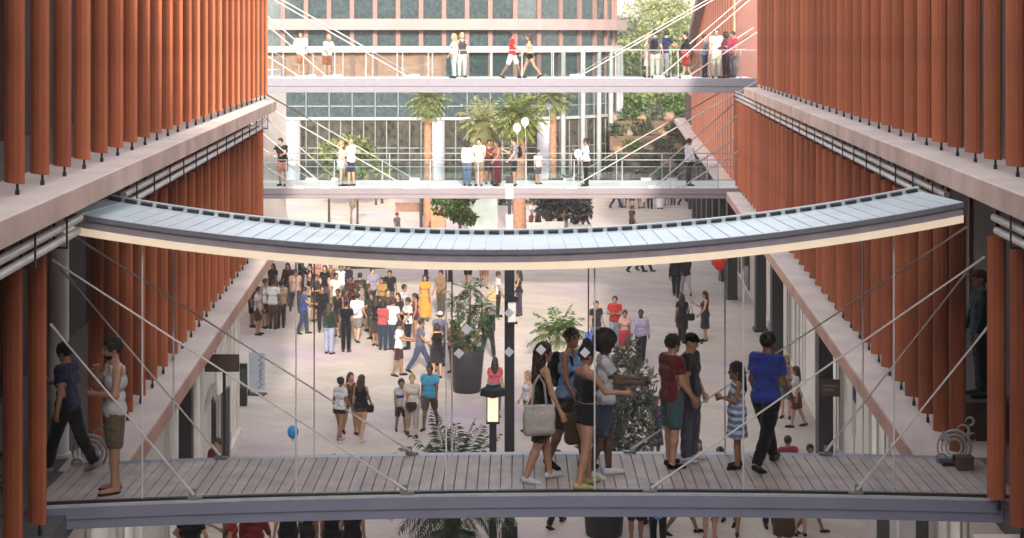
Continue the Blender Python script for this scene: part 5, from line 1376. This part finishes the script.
PLAZA = [
 # far knot by the finned wing
 (258, 335, 1.72, 95, 'man in grey print tee and maroon shorts at the edge of the crowd', K('tee', [(190, 185, 195), (60, 55, 75)], 'shorts', (70, 40, 45), ('short', 0), 2, 'stand2', extra=dict(pattern='print'))),
 (265, 328, 1.80, 120, 'man in white vest and dark shorts behind the grey print tee', K('tank', (226, 224, 222), 'shorts', (48, 40, 44), ('short', 0), 2, 'stand')),
 (252, 327, 1.70, 100, 'person in brown vest and black shorts half behind the ledge', K('tank', (85, 58, 48), 'shorts', BLK, ('short', 0), 2, 'stand')),
 (273, 329, 1.80, 15, 'man in white tee and brown trousers seen from behind', K('tee', (232, 226, 222), 'trousers', (92, 66, 56), ('short', 0), 2, 'stand2')),
 (281, 328, 1.72, 330, 'person in tan shirt and dark brown trousers next to the white tee', K('tee', (178, 150, 128), 'trousers', (66, 50, 46), ('short', 0), 2, 'stand')),
 (273, 306, 1.68, 200, 'woman in charcoal dress at the back of the white-tee group', K('sdress', (58, 50, 52), None, None, ('long', 0), 2, 'stand2', extra=dict(len=.5), **F_)),
 (288, 304, 1.70, 185, 'long-haired woman in brown cardigan and jeans walking towards the crowd', K('long', (72, 52, 40), 'trousers', (88, 98, 120), ('long', 1), 1, 'walk', **F_)),
 (301, 299, 1.72, 100, 'woman in black long-sleeved top and black leggings at the back', K('long', (32, 26, 28), 'trousers', (30, 26, 30), ('long', 0), 1, 'hold', **F_)),
 (310, 297, 1.62, 260, 'woman in black dress with bare legs beside the dark leggings', K('sdress', (26, 25, 28), None, None, ('bob', 0), 1, 'stand', extra=dict(len=.5), **F_)),
 (318, 297, 1.70, 200, 'woman in pink vest and denim shorts at the back of the crowd', K('tank', (190, 130, 120), 'hotpants', JEAN, ('long', 0), 1, 'stand', **F_)),
 (295, 312, 1.72, 160, 'person in dusty pink tee behind the walking brown cardigan', K('tee', (196, 150, 140), 'trousers', (70, 62, 66), ('short', 0), 2, 'walk')),
 (315, 321, 1.74, 120, 'man in charcoal tee listening at the edge of the dense crowd', K('tee', (52, 48, 50), 'shorts', (86, 70, 60), ('short', 0), 2, 'fold')),
 (345, 334, 1.64, 80, 'woman in maroon blouse half hidden by the black cap', K('long', (88, 40, 46), 'trousers', (36, 34, 38), ('long', 0), 2, 'talk', **F_)),
 (338, 337, 1.70, 200, 'person in black vest between the green jacket and black cap', K('tank', (30, 28, 30), 'shorts', (46, 42, 46), ('short', 0), 3, 'stand2')),
 (372, 339, 1.62, 210, 'woman in dark olive dress in the middle of the crowd', K('sdress', (56, 52, 38), None, None, ('bun', 0), 2, 'hold', extra=dict(len=.5), **F_)),
 (388, 337, 1.70, 170, 'person in brown hooded top behind the coral red top', K('long', (82, 60, 50), 'trousers', (50, 46, 48), ('short', 1), 1, 'stand')),
 (404, 333, 1.74, 120, 'man in pale grey tee at the far side of the crowd', K('tee', (190, 188, 194), 'trousers', (66, 62, 70), ('short', 0), 2, 'talk')),
 (415, 341, 1.66, 250, 'woman in dark red vest next to the white and black top', K('tank', (110, 36, 44), 'hotpants', (44, 50, 76), ('pony', 0), 2, 'stand2', **F_)),
 (360, 318, 1.70, 330, 'man in dark green tee at the back of the crowd', K('tee', (44, 60, 52), 'trousers', (60, 52, 48), ('short', 0), 2, 'stand')),
 (382, 322, 1.66, 200, 'woman in mustard top at the back of the crowd', K('tee', (170, 130, 70), 'skirt', (60, 54, 60), ('long', 0), 2, 'talk', **F_)),
 (372, 312, 1.72, 150, 'person in lilac tee at the back of the crowd', K('tee', (150, 140, 170), 'trousers', (52, 52, 62), ('short', 0), 1, 'step')),
 (348, 306, 1.70, 40, 'person in navy tee turned away at the back of the crowd', K('tee', (44, 50, 78), 'shorts', (120, 108, 96), ('short', 0), 2, 'stand2')),
 (390, 312, 1.68, 190, 'person in black tee alone between the crowd and charcoal bench', K('tee', (34, 32, 36), 'trousers', (90, 84, 90), ('short', 0), 2, 'walk')),
 (304, 334, 1.68, 95, 'man in blue shirt and indigo jeans standing apart', K('tee', (52, 72, 140), 'trousers', (58, 62, 92), ('short', 0), 2, 'reach')),
 (322, 332, 1.66, 160, 'person in black hooded top partly hidden by the dark-jacket woman', K('long', (34, 30, 32), 'trousers', (34, 32, 36), ('short', 0), 2, 'stand')),
 (325, 309, 1.70, 190, 'woman in black top and grey leggings at the back', K('tee', (30, 30, 34), 'trousers', (80, 78, 88), ('bob', 1), 1, 'stand', **F_)),
 (331, 304, 1.66, 170, 'person in brown vest and black shorts at the back', K('tank', (120, 84, 66), 'shorts', (34, 32, 34), ('short', 0), 2, 'stand')),
 (341, 306, 1.62, 170, 'person in white tee and grey shorts at the back', K('tee', (232, 230, 230), 'shorts', (130, 128, 132), ('short', 0), 2, 'talk')),
 (336, 318, 1.70, 150, 'man in cream tee and light trousers behind the black cap', K('tee', (228, 220, 208), 'trousers', (170, 160, 150), ('short', 0), 2, 'stand')),
 (351, 322, 1.72, 200, 'man in dark brown tee facing this way in the crowd', K('tee', (70, 40, 36), 'trousers', (48, 42, 44), ('crew', 0), 3, 'talk')),
 (329, 354, 1.70, 25, 'long-haired woman in bottle green jacket and pale jeans', K('long', (38, 52, 42), 'trousers', (150, 160, 188), ('long', 1), 1, 'stand2', **F_)),
 (346, 352, 1.72, 10, 'man all in black with a black cap', K('tee', (22, 22, 24), 'trousers', (22, 22, 26), ('cap', 0), 2, 'stand2')),
 (357, 342, 1.70, 15, 'man in white tee and grey shorts with a white backpack', K('tee', (225, 224, 230), 'shorts', (122, 122, 128), ('short', 0), 1, 'step', pack=(196, 196, 214))),
 (368, 331, 1.70, 100, 'dark-haired woman in black blouse near the white backpack', K('long', (26, 28, 28), 'skirt', (60, 45, 42), ('long', 0), 2, 'talk', **F_)),
 (362, 326, 1.66, 260, 'woman in grey vest and black shorts among dark blouses', K('tank', (150, 146, 150), 'hotpants', BLK, ('long', 0), 2, 'stand', **F_)),
 (376, 346, 1.70, 30, 'woman with black hair, black top and brown skirt', K('tee', (34, 28, 30), 'skirt', (70, 52, 46), ('long', 0), 2, 'stand2', **F_)),
 (383, 350, 1.66, 20, 'woman in coral red top and dark teal jeans', K('tee', (190, 72, 82), 'trousers', (42, 62, 76), ('bob', 0), 2, 'stand2', **F_)),
 (393, 350, 1.74, 30, 'man in white tee and dark jeans beside the coral top', K('tee', (224, 222, 228), 'trousers', (50, 56, 78), ('short', 1), 2, 'talk')),
 (398, 344, 1.76, 200, 'long-haired woman in dark grey top and jeans behind the white tee', K('long', (56, 46, 46), 'trousers', (58, 60, 72), ('long', 1), 1, 'talk', **F_)),
 (408, 349, 1.74, 245, 'person with dark hair in white and black top by the crowd edge', K('tee', [(226, 224, 226), (36, 34, 38)], 'trousers', (32, 32, 36), ('short', 0), 2, 'hold', extra=dict(pattern='band'))),
 (399, 376, 1.72, 95, 'man in white tee and maroon shorts holding something in front', K('tee', (226, 226, 230), 'shorts', (80, 38, 48), ('short', 0), 2, 'both')),
 (425, 321, 1.72, 190, 'woman in a long bright orange dress', K('sdress', (225, 145, 40), None, None, ('long', 0), 2, 'stand2', extra=dict(len=.16, flare=.2), **F_)),
 (441, 316, 1.74, 210, 'man in khaki tee behind the orange dress', K('tee', (140, 108, 82), 'trousers', (86, 72, 62), ('short', 0), 2, 'talk')),
 (420, 372, 1.74, 100, 'man in grey-blue tee and jeans walking along the crowd edge', K('tee', (96, 96, 122), 'trousers', (72, 80, 112), ('short', 0), 2, 'walk')),
 (437, 378, 1.70, 345, 'woman in black vest and charcoal skirt by the planter', K('tank', (30, 28, 30), 'skirt', (46, 48, 52), ('bob', 1), 1, 'talk', **F_)),
 (440, 366, 1.76, 20, 'man in lilac-grey tee behind the charcoal skirt', K('tee', (118, 110, 140), 'trousers', (60, 58, 70), ('cap', 0), 2, 'stand', extra=dict(cap=(220, 220, 224)))),
 (453, 373, 1.66, 210, 'woman in pink vest at the side of the tall black planter', K('tank', (178, 110, 105), 'hotpants', (50, 50, 60), ('long', 0), 2, 'hold', **F_)),
 (488, 357, 1.72, 160, 'person in black walking past the planter shrub', K('long', (26, 28, 30), 'trousers', (30, 32, 34), ('short', 0), 2, 'walk')),
 (498, 317, 1.72, 80, 'man in white tee and black trousers carrying a tan bag', K('tee', (215, 205, 205), 'trousers', (40, 36, 38), ('short', 0), 2, 'stand2')),
 (519, 316, 1.76, 275, 'slim woman with long black hair in black vest and jeans', K('tank', (40, 32, 36), 'trousers', (58, 54, 66), ('long', 0), 2, 'talk', **F_)),
 (468, 286, 1.7, 185, 'person in black shorts by the charcoal poles, upper half behind the canopy', K('tee', BLK, 'shorts', BLK, ('short', 0), 2, 'walk')),
 (484, 288, 1.7, 170, 'person in tan shorts, upper half behind the canopy', K('tee', (180, 130, 100), 'shorts', (150, 100, 80), ('short', 0), 2, 'step')),
 (430, 428, 1.78, 190, 'man in cyan tee and brown shorts walking beside the cycad', K('tee', (62, 160, 200), 'shorts', (96, 80, 66), ('short', 0), 3, 'walk2')),
 (412, 436, 1.66, 175, 'woman in cream top and beige trousers with a waist bag', K('tee', (226, 214, 205), 'capri', (190, 172, 155), ('bun', 2), 0, 'step', **F_)),
 (401, 432, 1.42, 160, 'boy in blue and white tee and dark shorts', K('tee', [(200, 205, 220), (60, 75, 150)], 'shorts', (70, 52, 46), ('short', 0), 2, 'step', child=True, extra=dict(pattern='band'))),
 (495, 418, 1.66, 5, 'woman with dark hair in red-pink top behind the lantern', K('tee', (205, 85, 95), 'capri', (150, 140, 150), ('long', 0), 1, 'stand2', **F_)),
 (528, 432, 1.64, 240, 'fair-haired woman in white top behind the tote carrier', K('tank', (215, 212, 220), 'hotpants', (96, 110, 140), ('long', 2), 0, 'stand2', **F_)),
 (340, 442, 1.70, 35, 'woman in white printed tee and black shorts strolling on the open plaza', K('tee', [(222, 222, 232), (70, 80, 150)], 'hotpants', (28, 28, 34), ('bun', 0), 2, 'step', extra=dict(pattern='print'), shoe=(215, 210, 210), **F_)),
 (350, 434, 1.66, 150, 'girl in brown top between the printed tee and black vest', K('tank', (108, 72, 60), 'hotpants', (60, 60, 80), ('long', 1), 1, 'step', **F_)),
 (361, 441, 1.74, 20, 'long-haired woman in black vest and brown shorts strolling on the plaza', K('tank', (36, 32, 36), 'hotpants', (90, 68, 58), ('long', 1), 1, 'step', shoe=(220, 218, 220), **F_)),
 (334, 537, 1.74, 0, 'person right behind the bridge deck, only dark hair showing over the planks', K('tee', GRY, 'trousers', BLK, ('short', 0), 1, 'stand')),
 (596, 352, 1.72, 150, 'man in black tee carrying a blue bag in mid plaza', K('tee', (32, 32, 36), 'trousers', (60, 74, 120), ('short', 0), 2, 'stand2')),
 (615, 347, 1.74, 200, 'man in bright red tee in mid plaza', K('tee', (180, 28, 36), 'trousers', (150, 160, 185), ('short', 0), 2, 'fold')),
 (625, 359, 1.60, 185, 'woman in pale pink blouse and red skirt', K('tee', (225, 170, 165), 'skirt', (205, 42, 60), ('bun', 0), 2, 'hold', **F_)),
 (641, 361, 1.76, 190, 'man in lavender shirt and black trousers beside the red skirt', K('long', (196, 180, 212), 'trousers', (36, 36, 46), ('crew', 0), 3, 'walk')),
 (682, 342, 1.72, 15, 'woman in black tunic and black leggings in mid plaza', K('sdress', (36, 30, 30), 'trousers', (26, 26, 28), ('long', 0), 2, 'walk', extra=dict(len=.55), **F_)),
 (705, 341, 1.74, 262, 'woman in dark purple dress with bare legs in mid plaza', K('dress', (62, 50, 64), None, None, ('long', 1), 1, 'hold', extra=dict(len=.45), **F_)),
 (676, 297, 1.76, 10, 'man in dark navy clothes walking below the canopy edge', K('long', (42, 44, 60), 'trousers', (40, 42, 58), ('short', 0), 2, 'walk')),
 (686, 295, 1.70, 350, 'person in charcoal tee and white trousers below the canopy edge', K('tee', (52, 50, 56), 'trousers', (225, 222, 224), ('short', 0), 2, 'walk')),
 (636, 272, 1.74, 100, 'person in dark clothes whose feet alone show under the canopy', K('tee', BLK, 'trousers', (50, 50, 60), ('short', 0), 2, 'walk')),
 (645, 271, 1.72, 100, 'person in jeans whose feet alone show under the canopy', K('tee', GRY, 'trousers', (60, 62, 80), ('short', 0), 2, 'walk2')),
 (797, 427, 1.66, 280, 'woman in white blouse and maroon shorts by the dark columns', K('tee', (232, 222, 226), 'shorts', (105, 62, 66), ('long', 1), 1, 'step', **F_)),
 (786, 418, 1.74, 200, 'blonde woman in grey top behind the white blouse', K('tank', (150, 140, 150), 'shorts', (110, 125, 150), ('long', 2), 0, 'chin', **F_)),
 (788, 508, 1.62, 350, 'person in crimson tee behind the striding blue polo', K('tee', (165, 40, 66), 'trousers', (40, 42, 50), ('short', 0), 2, 'stand')),
 (764, 512, 1.60, 15, 'person in bright blue tee behind the legs of the striding man', K('tee', (42, 84, 170), 'trousers', (40, 42, 60), ('short', 0), 2, 'stand')),
 (810, 505, 1.35, 175, 'child in dark tee by the dark column, seen above the planks', K('tee', (58, 52, 56), 'shorts', (60, 60, 70), ('short', 0), 2, 'stand', child=True)),
 (698, 512, 1.62, 170, 'woman in white vest and dark cardigan beyond the planks', K('tank', (222, 216, 224), 'trousers', (52, 50, 58), ('long', 1), 1, 'talk', **F_)),
 (720, 520, 1.60, 210, 'person in dark brown top beyond the planks next to the white vest', K('tee', (66, 48, 46), 'trousers', (48, 46, 50), ('short', 0), 2, 'stand')),
 (655, 462, 1.62, 140, 'woman in navy patterned dress half hidden by the red tee', K('sdress', [(52, 52, 86), (150, 120, 140)], None, None, ('long', 0), 2, 'stand2', extra=dict(len=.45, pattern='dots'), **F_)),
 (648, 525, 1.58, 40, 'person in green top beyond the planks by the grey-green shrub', K('tee', (36, 100, 82), 'trousers', (40, 46, 50), ('bob', 0), 2, 'stand')),
 (218, 513, 1.66, 200, 'person in dark red tee near the slanting stair rail', K('tee', (130, 40, 46), 'trousers', (48, 40, 44), ('short', 1), 1, 'stand')),
 (190, 515, 1.68, 60, 'person in dark teal tee beside the dark shop door', K('tee', (34, 62, 62), 'trousers', (30, 34, 38), ('short', 0), 2, 'stand')),
]
crowd(PLAZA, 0.0, cell=.024)
UNDER = [
 (149, 590, 1.66, 20, 'person in dark green tee under the bridge by the pale pier', K('tee', (30, 50, 46), 'trousers', (28, 30, 34), ('short', 0), 1, 'stand')),
 (192, 592, 1.64, 15, 'second dark green tee under the bridge, arm raised to hip', K('tee', (24, 40, 40), 'trousers', (28, 30, 34), ('short', 0), 1, 'hips')),
 (231, 590, 1.62, 250, 'person in bright red tee under the bridge', K('tee', (180, 40, 34), 'trousers', (130, 50, 45), ('short', 0), 1, 'hold')),
 (254, 584, 1.72, 5, 'person in dark red top and pale jeans under the bridge', K('long', (140, 30, 40), 'trousers', (140, 152, 185), ('short', 0), 1, 'step')),
 (288, 578, 1.76, 10, 'man in black top under the bridge beside the pale jeans', K('tee', (28, 27, 30), 'trousers', (26, 26, 30), ('short', 0), 1, 'walk')),
 (309, 575, 1.68, 200, 'woman in dark grey top under the bridge between black tops', K('tee', (50, 46, 48), 'trousers', (40, 42, 48), ('bob', 0), 2, 'stand', **F_)),
 (333, 582, 1.76, 5, 'broad man in black tee under the bridge', K('tee', (22, 24, 28), 'trousers', (26, 28, 32), ('short', 0), 1, 'stand2')),
 (352, 583, 1.74, 350, 'tall person in black shirt under the bridge next to the broad man', K('tee', (26, 26, 28), 'trousers', (28, 28, 30), ('short', 0), 1, 'stand')),
 (556, 526, 1.70, 40, 'person in black trousers near the wide dark planter', K('tee', BLK, 'trousers', (30, 30, 34), ('short', 0), 2, 'walk')),
 (636, 545, 1.72, 10, 'person in teal-black tunic under the bridge with a pale bag', K('tee', (38, 52, 62), 'shorts', (36, 48, 58), ('short', 0), 2, 'stand')),
 (658, 548, 1.70, 350, 'person in black under the blue balloon', K('tee', (24, 28, 30), 'trousers', (26, 30, 34), ('short', 0), 2, 'stand2')),
 (682, 534, 1.70, 90, 'person in brown shorts under the bridge', K('tee', (86, 70, 66), 'shorts', (66, 52, 50), ('short', 0), 2, 'walk')),
 (710, 541, 1.70, 10, 'person in black shorts and bare legs under the bridge', K('tee', BLK, 'shorts', (26, 26, 30), ('short', 0), 1, 'stand2')),
 (736, 531, 1.68, 200, 'person in dark teal shorts under the bridge', K('tee', (58, 66, 74), 'shorts', (38, 48, 54), ('short', 0), 2, 'walk')),
 (770, 527, 1.70, 170, 'person in indigo trousers under the bridge', K('tee', GRY, 'trousers', (46, 48, 82), ('short', 0), 2, 'stand')),
 (784, 552, 1.70, 20, 'long-haired woman in brown dress under the bridge', K('dress', (92, 66, 46), None, None, ('long', 1), 1, 'stand', extra=dict(len=.35), **F_)),
 (800, 536, 1.66, 350, 'woman with bare legs and pink shorts under the bridge', K('tank', (190, 150, 150), 'hotpants', (196, 150, 150), ('long', 2), 0, 'stand2', **F_)),
 (810, 533, 1.40, 100, 'child in maroon shorts under the bridge', K('tee', (130, 50, 60), 'shorts', (110, 46, 54), ('short', 0), 2, 'walk', child=True)),
]
crowd(UNDER, 0.0, cell=.022)
FAR = [
 (268, 236, 1.75, 150, 'person in white standing beyond the rounded ledge end', K('tee', (236, 236, 238), 'trousers', (225, 225, 228), ('short', 0), 2)),
 (283, 235, 1.6, 200, 'second person in white beyond the rounded ledge end, walking', K('long', (236, 236, 238), 'trousers', (230, 230, 232), ('short', 0), 1, 'walk')),
 (616, 208, 1.74, 100, 'distant person in black under the lower far bridge', K('tee', BLK, 'trousers', (40, 40, 46), ('short', 0), 2, 'walk')),
 (621, 207, 1.7, 200, 'distant person in pale blue jeans in the far group', K('tee', (200, 200, 210), 'trousers', (140, 165, 195), ('short', 0), 2)),
 (628, 208, 1.7, 160, 'distant person in teal tee in the far group', K('tee', (40, 90, 95), 'shorts', (60, 70, 80), ('short', 0), 2, 'step')),
 (632, 209, 1.7, 20, 'distant person in dark shorts in the far group', K('tee', (50, 46, 48), 'shorts', (44, 40, 44), ('short', 0), 1)),
 (639, 208, 1.7, 20, 'distant person in salmon shorts in the far group', K('tee', (235, 230, 230), 'shorts', (200, 130, 115), ('short', 0), 1, 'walk')),
 (644, 208, 1.6, 300, 'distant person in white dress in the far group', K('dress', (236, 234, 236), None, None, ('long', 0), 1, 'stand', extra=dict(len=.4), **F_)),
 (650, 209, 1.78, 10, 'distant man in black suit in the far group', K('long', (30, 30, 48), 'trousers', (28, 28, 44), ('short', 0), 2)),
 (660, 209, 1.74, 15, 'distant person in pale robe beside the black suit', K('sdress', (230, 228, 232), None, None, ('short', 0), 2, 'stand', extra=dict(len=.1, flare=.22))),
 (667, 205, 1.7, 200, 'distant person in grey shorts beyond the pale robe', K('tee', (180, 175, 180), 'shorts', (90, 85, 90), ('short', 0), 2)),
 (673, 205, 1.7, 200, 'distant person in brown trousers beyond the grey shorts', K('tee', (120, 100, 95), 'trousers', (80, 60, 55), ('short', 0), 2)),
 (684, 205, 1.7, 90, 'distant person in dark clothes striding near the magenta banner', K('tee', (50, 46, 50), 'trousers', (50, 46, 50), ('short', 0), 2, 'walk')),
 (632, 238, 1.72, 60, 'lone distant person just above the canopy edge', K('tee', (48, 44, 52), 'trousers', (40, 40, 46), ('short', 0), 2)),
 (549, 232, 1.70, 180, 'person in orange tee at the cafe seats', K('tee', (230, 150, 40), 'shorts', (90, 60, 50), ('short', 0), 2, 'talk')),
 (538, 234, 1.68, 120, 'person in brown tee at the cafe seats', K('tee', (110, 66, 56), 'trousers', (60, 50, 52), ('short', 0), 2, 'step')),
 (575, 231, 1.66, 220, 'person in pale tee at the cafe seats', K('tee', (205, 200, 215), 'trousers', (60, 60, 80), ('short', 0), 2, 'talk')),
 (560, 233, 1.70, 150, 'person in black tee standing at the cafe seats', K('tee', (34, 32, 36), 'trousers', (40, 38, 44), ('short', 0), 2, 'stand2')),
 (586, 230, 1.72, 250, 'person in dark violet top leaving the cafe seats', K('tee', (60, 48, 70), 'trousers', (44, 42, 50), ('short', 0), 2, 'walk')),
 (531, 232, 1.72, 100, 'person in white tee between thick palm trunk and cafe', K('tee', (220, 218, 222), 'shorts', (110, 70, 60), ('short', 0), 2, 'talk')),
 (424, 216, 1.70, 120, 'distant person in dark coat near the long brown bench', K('long', (70, 44, 44), 'trousers', (50, 40, 44), ('short', 0), 2)),
 (397, 246, 1.70, 120, 'person hidden below the canopy edge, head just showing', K('tee', (90, 86, 90), 'trousers', (50, 50, 56), ('short', 0), 2)),
]
crowd(FAR, 0.0, cell=.03)
# things people carry on the plaza
bag(on(493, 317) + Vector((-.05, -.15, .85)), .34, .5, .12, (205, 160, 110), 'tan shopping bag carried by the man in white and black', 'shopping_bag', strap=.2)
bag(on(592, 352) + Vector((-.05, -.12, .55)), .36, .42, .14, (60, 90, 180), 'blue shopping bag carried by the man in the black tee', 'shopping_bag', strap=.2)
bag(on(412, 436) + Vector((0, -.20, .86)), .22, .20, .10, (60, 48, 46), 'small brown waist bag on the woman in cream', 'waist_bag')
bag(on(430, 428) + Vector((-.30, -.10, .72)), .24, .26, .10, (70, 100, 170), 'small blue bag beside the man in cyan', 'shopping_bag', strap=.12)
bag(on(690, 342) + Vector((.02, -.05, .90)), .24, .26, .1, (30, 26, 28), 'black shoulder bag on the woman in the black tunic', 'shoulder_bag', strap=.25)
bag(on(367, 441) + Vector((.05, -.05, .88)), .22, .2, .09, (40, 32, 34), 'small dark shoulder bag on the strolling woman in black vest', 'shoulder_bag', strap=.25)
# ------------------------------------------------------------------ daylight and camera
SUN_EL, SUN_AZ = 22.0, 174.5     # azimuth the light comes from, clockwise from the street's far end
w = bpy.data.worlds.new('World'); SC.world = w; w.use_nodes = True
nt = w.node_tree; bg = nt.nodes['Background']
sky = nt.nodes.new('ShaderNodeTexSky'); sky.sky_type = 'NISHITA'; sky.sun_disc = False
sky.sun_elevation = R(SUN_EL); sky.sun_rotation = R(SUN_AZ); sky.air_density = 1.0; sky.dust_density = 3.0; sky.ozone_density = 1.0
hs = nt.nodes.new('ShaderNodeHueSaturation'); hs.inputs['Saturation'].default_value = .25
nt.links.new(sky.outputs[0], hs.inputs['Color']); nt.links.new(hs.outputs[0], bg.inputs['Color']); bg.inputs['Strength'].default_value = SKY
L_ = bpy.data.lights.new('sun', 'SUN'); L_.energy = SUN; L_.angle = R(2.5); L_.color = (1.0, .90, .76)
s = bpy.data.objects.new('sun', L_); COL.objects.link(s)
az, el = R(SUN_AZ), R(SUN_EL)
dirv = -Vector((math.sin(az) * math.cos(el), math.cos(az) * math.cos(el), math.sin(el)))
s.rotation_euler = dirv.to_track_quat('-Z', 'Y').to_euler(); s.location = (0, -40, 60)
cam = bpy.data.cameras.new('camera'); co = bpy.data.objects.new('camera', cam); COL.objects.link(co); SC.camera = co
co.location = (0, 0, CH); co.rotation_euler = (R(90), 0, 0)
cam.sensor_fit = 'HORIZONTAL'; cam.sensor_width = 36; cam.lens = 36 * F / 1024
cam.shift_x = (512 - CX) / 1024; cam.shift_y = -(269 - HY) / 1024
cam.clip_start = .1; cam.clip_end = 4000
vs = SC.view_settings
vs.view_transform = 'Standard'; vs.look = 'None'; vs.gamma = 1; vs.use_curve_mapping = False; vs.exposure = EXPO
SC.cycles.max_bounces = 8; SC.cycles.transparent_max_bounces = 16; SC.cycles.diffuse_bounces = 4; SC.cycles.glossy_bounces = 3
SC.cycles.use_denoising = True
SC.cycles.caustics_reflective = False; SC.cycles.caustics_refractive = False

# thin bright summer haze over the whole street
if HAZE:
    hm = bpy.data.materials.new('haze_air'); hm.use_nodes = True; nt = hm.node_tree
    for n in list(nt.nodes):
        if n.type != 'OUTPUT_MATERIAL': nt.nodes.remove(n)
    pv = nt.nodes.new('ShaderNodeVolumePrincipled'); pv.inputs['Color'].default_value = (.97, .93, .89, 1); pv.inputs['Density'].default_value = HAZE; pv.inputs['Anisotropy'].default_value = .2
    nt.links.new(pv.outputs[0], [n for n in nt.nodes if n.type == 'OUTPUT_MATERIAL'][0].inputs['Volume'])
    mb = MB(); mb.box((0, 540, 15), (812, 1332, 32)); h = mb.build('haze', hm); tag(h, 'thin pale haze filling the street up to the far trees', kind='stuff')
    SC.cycles.volume_bounces = 1
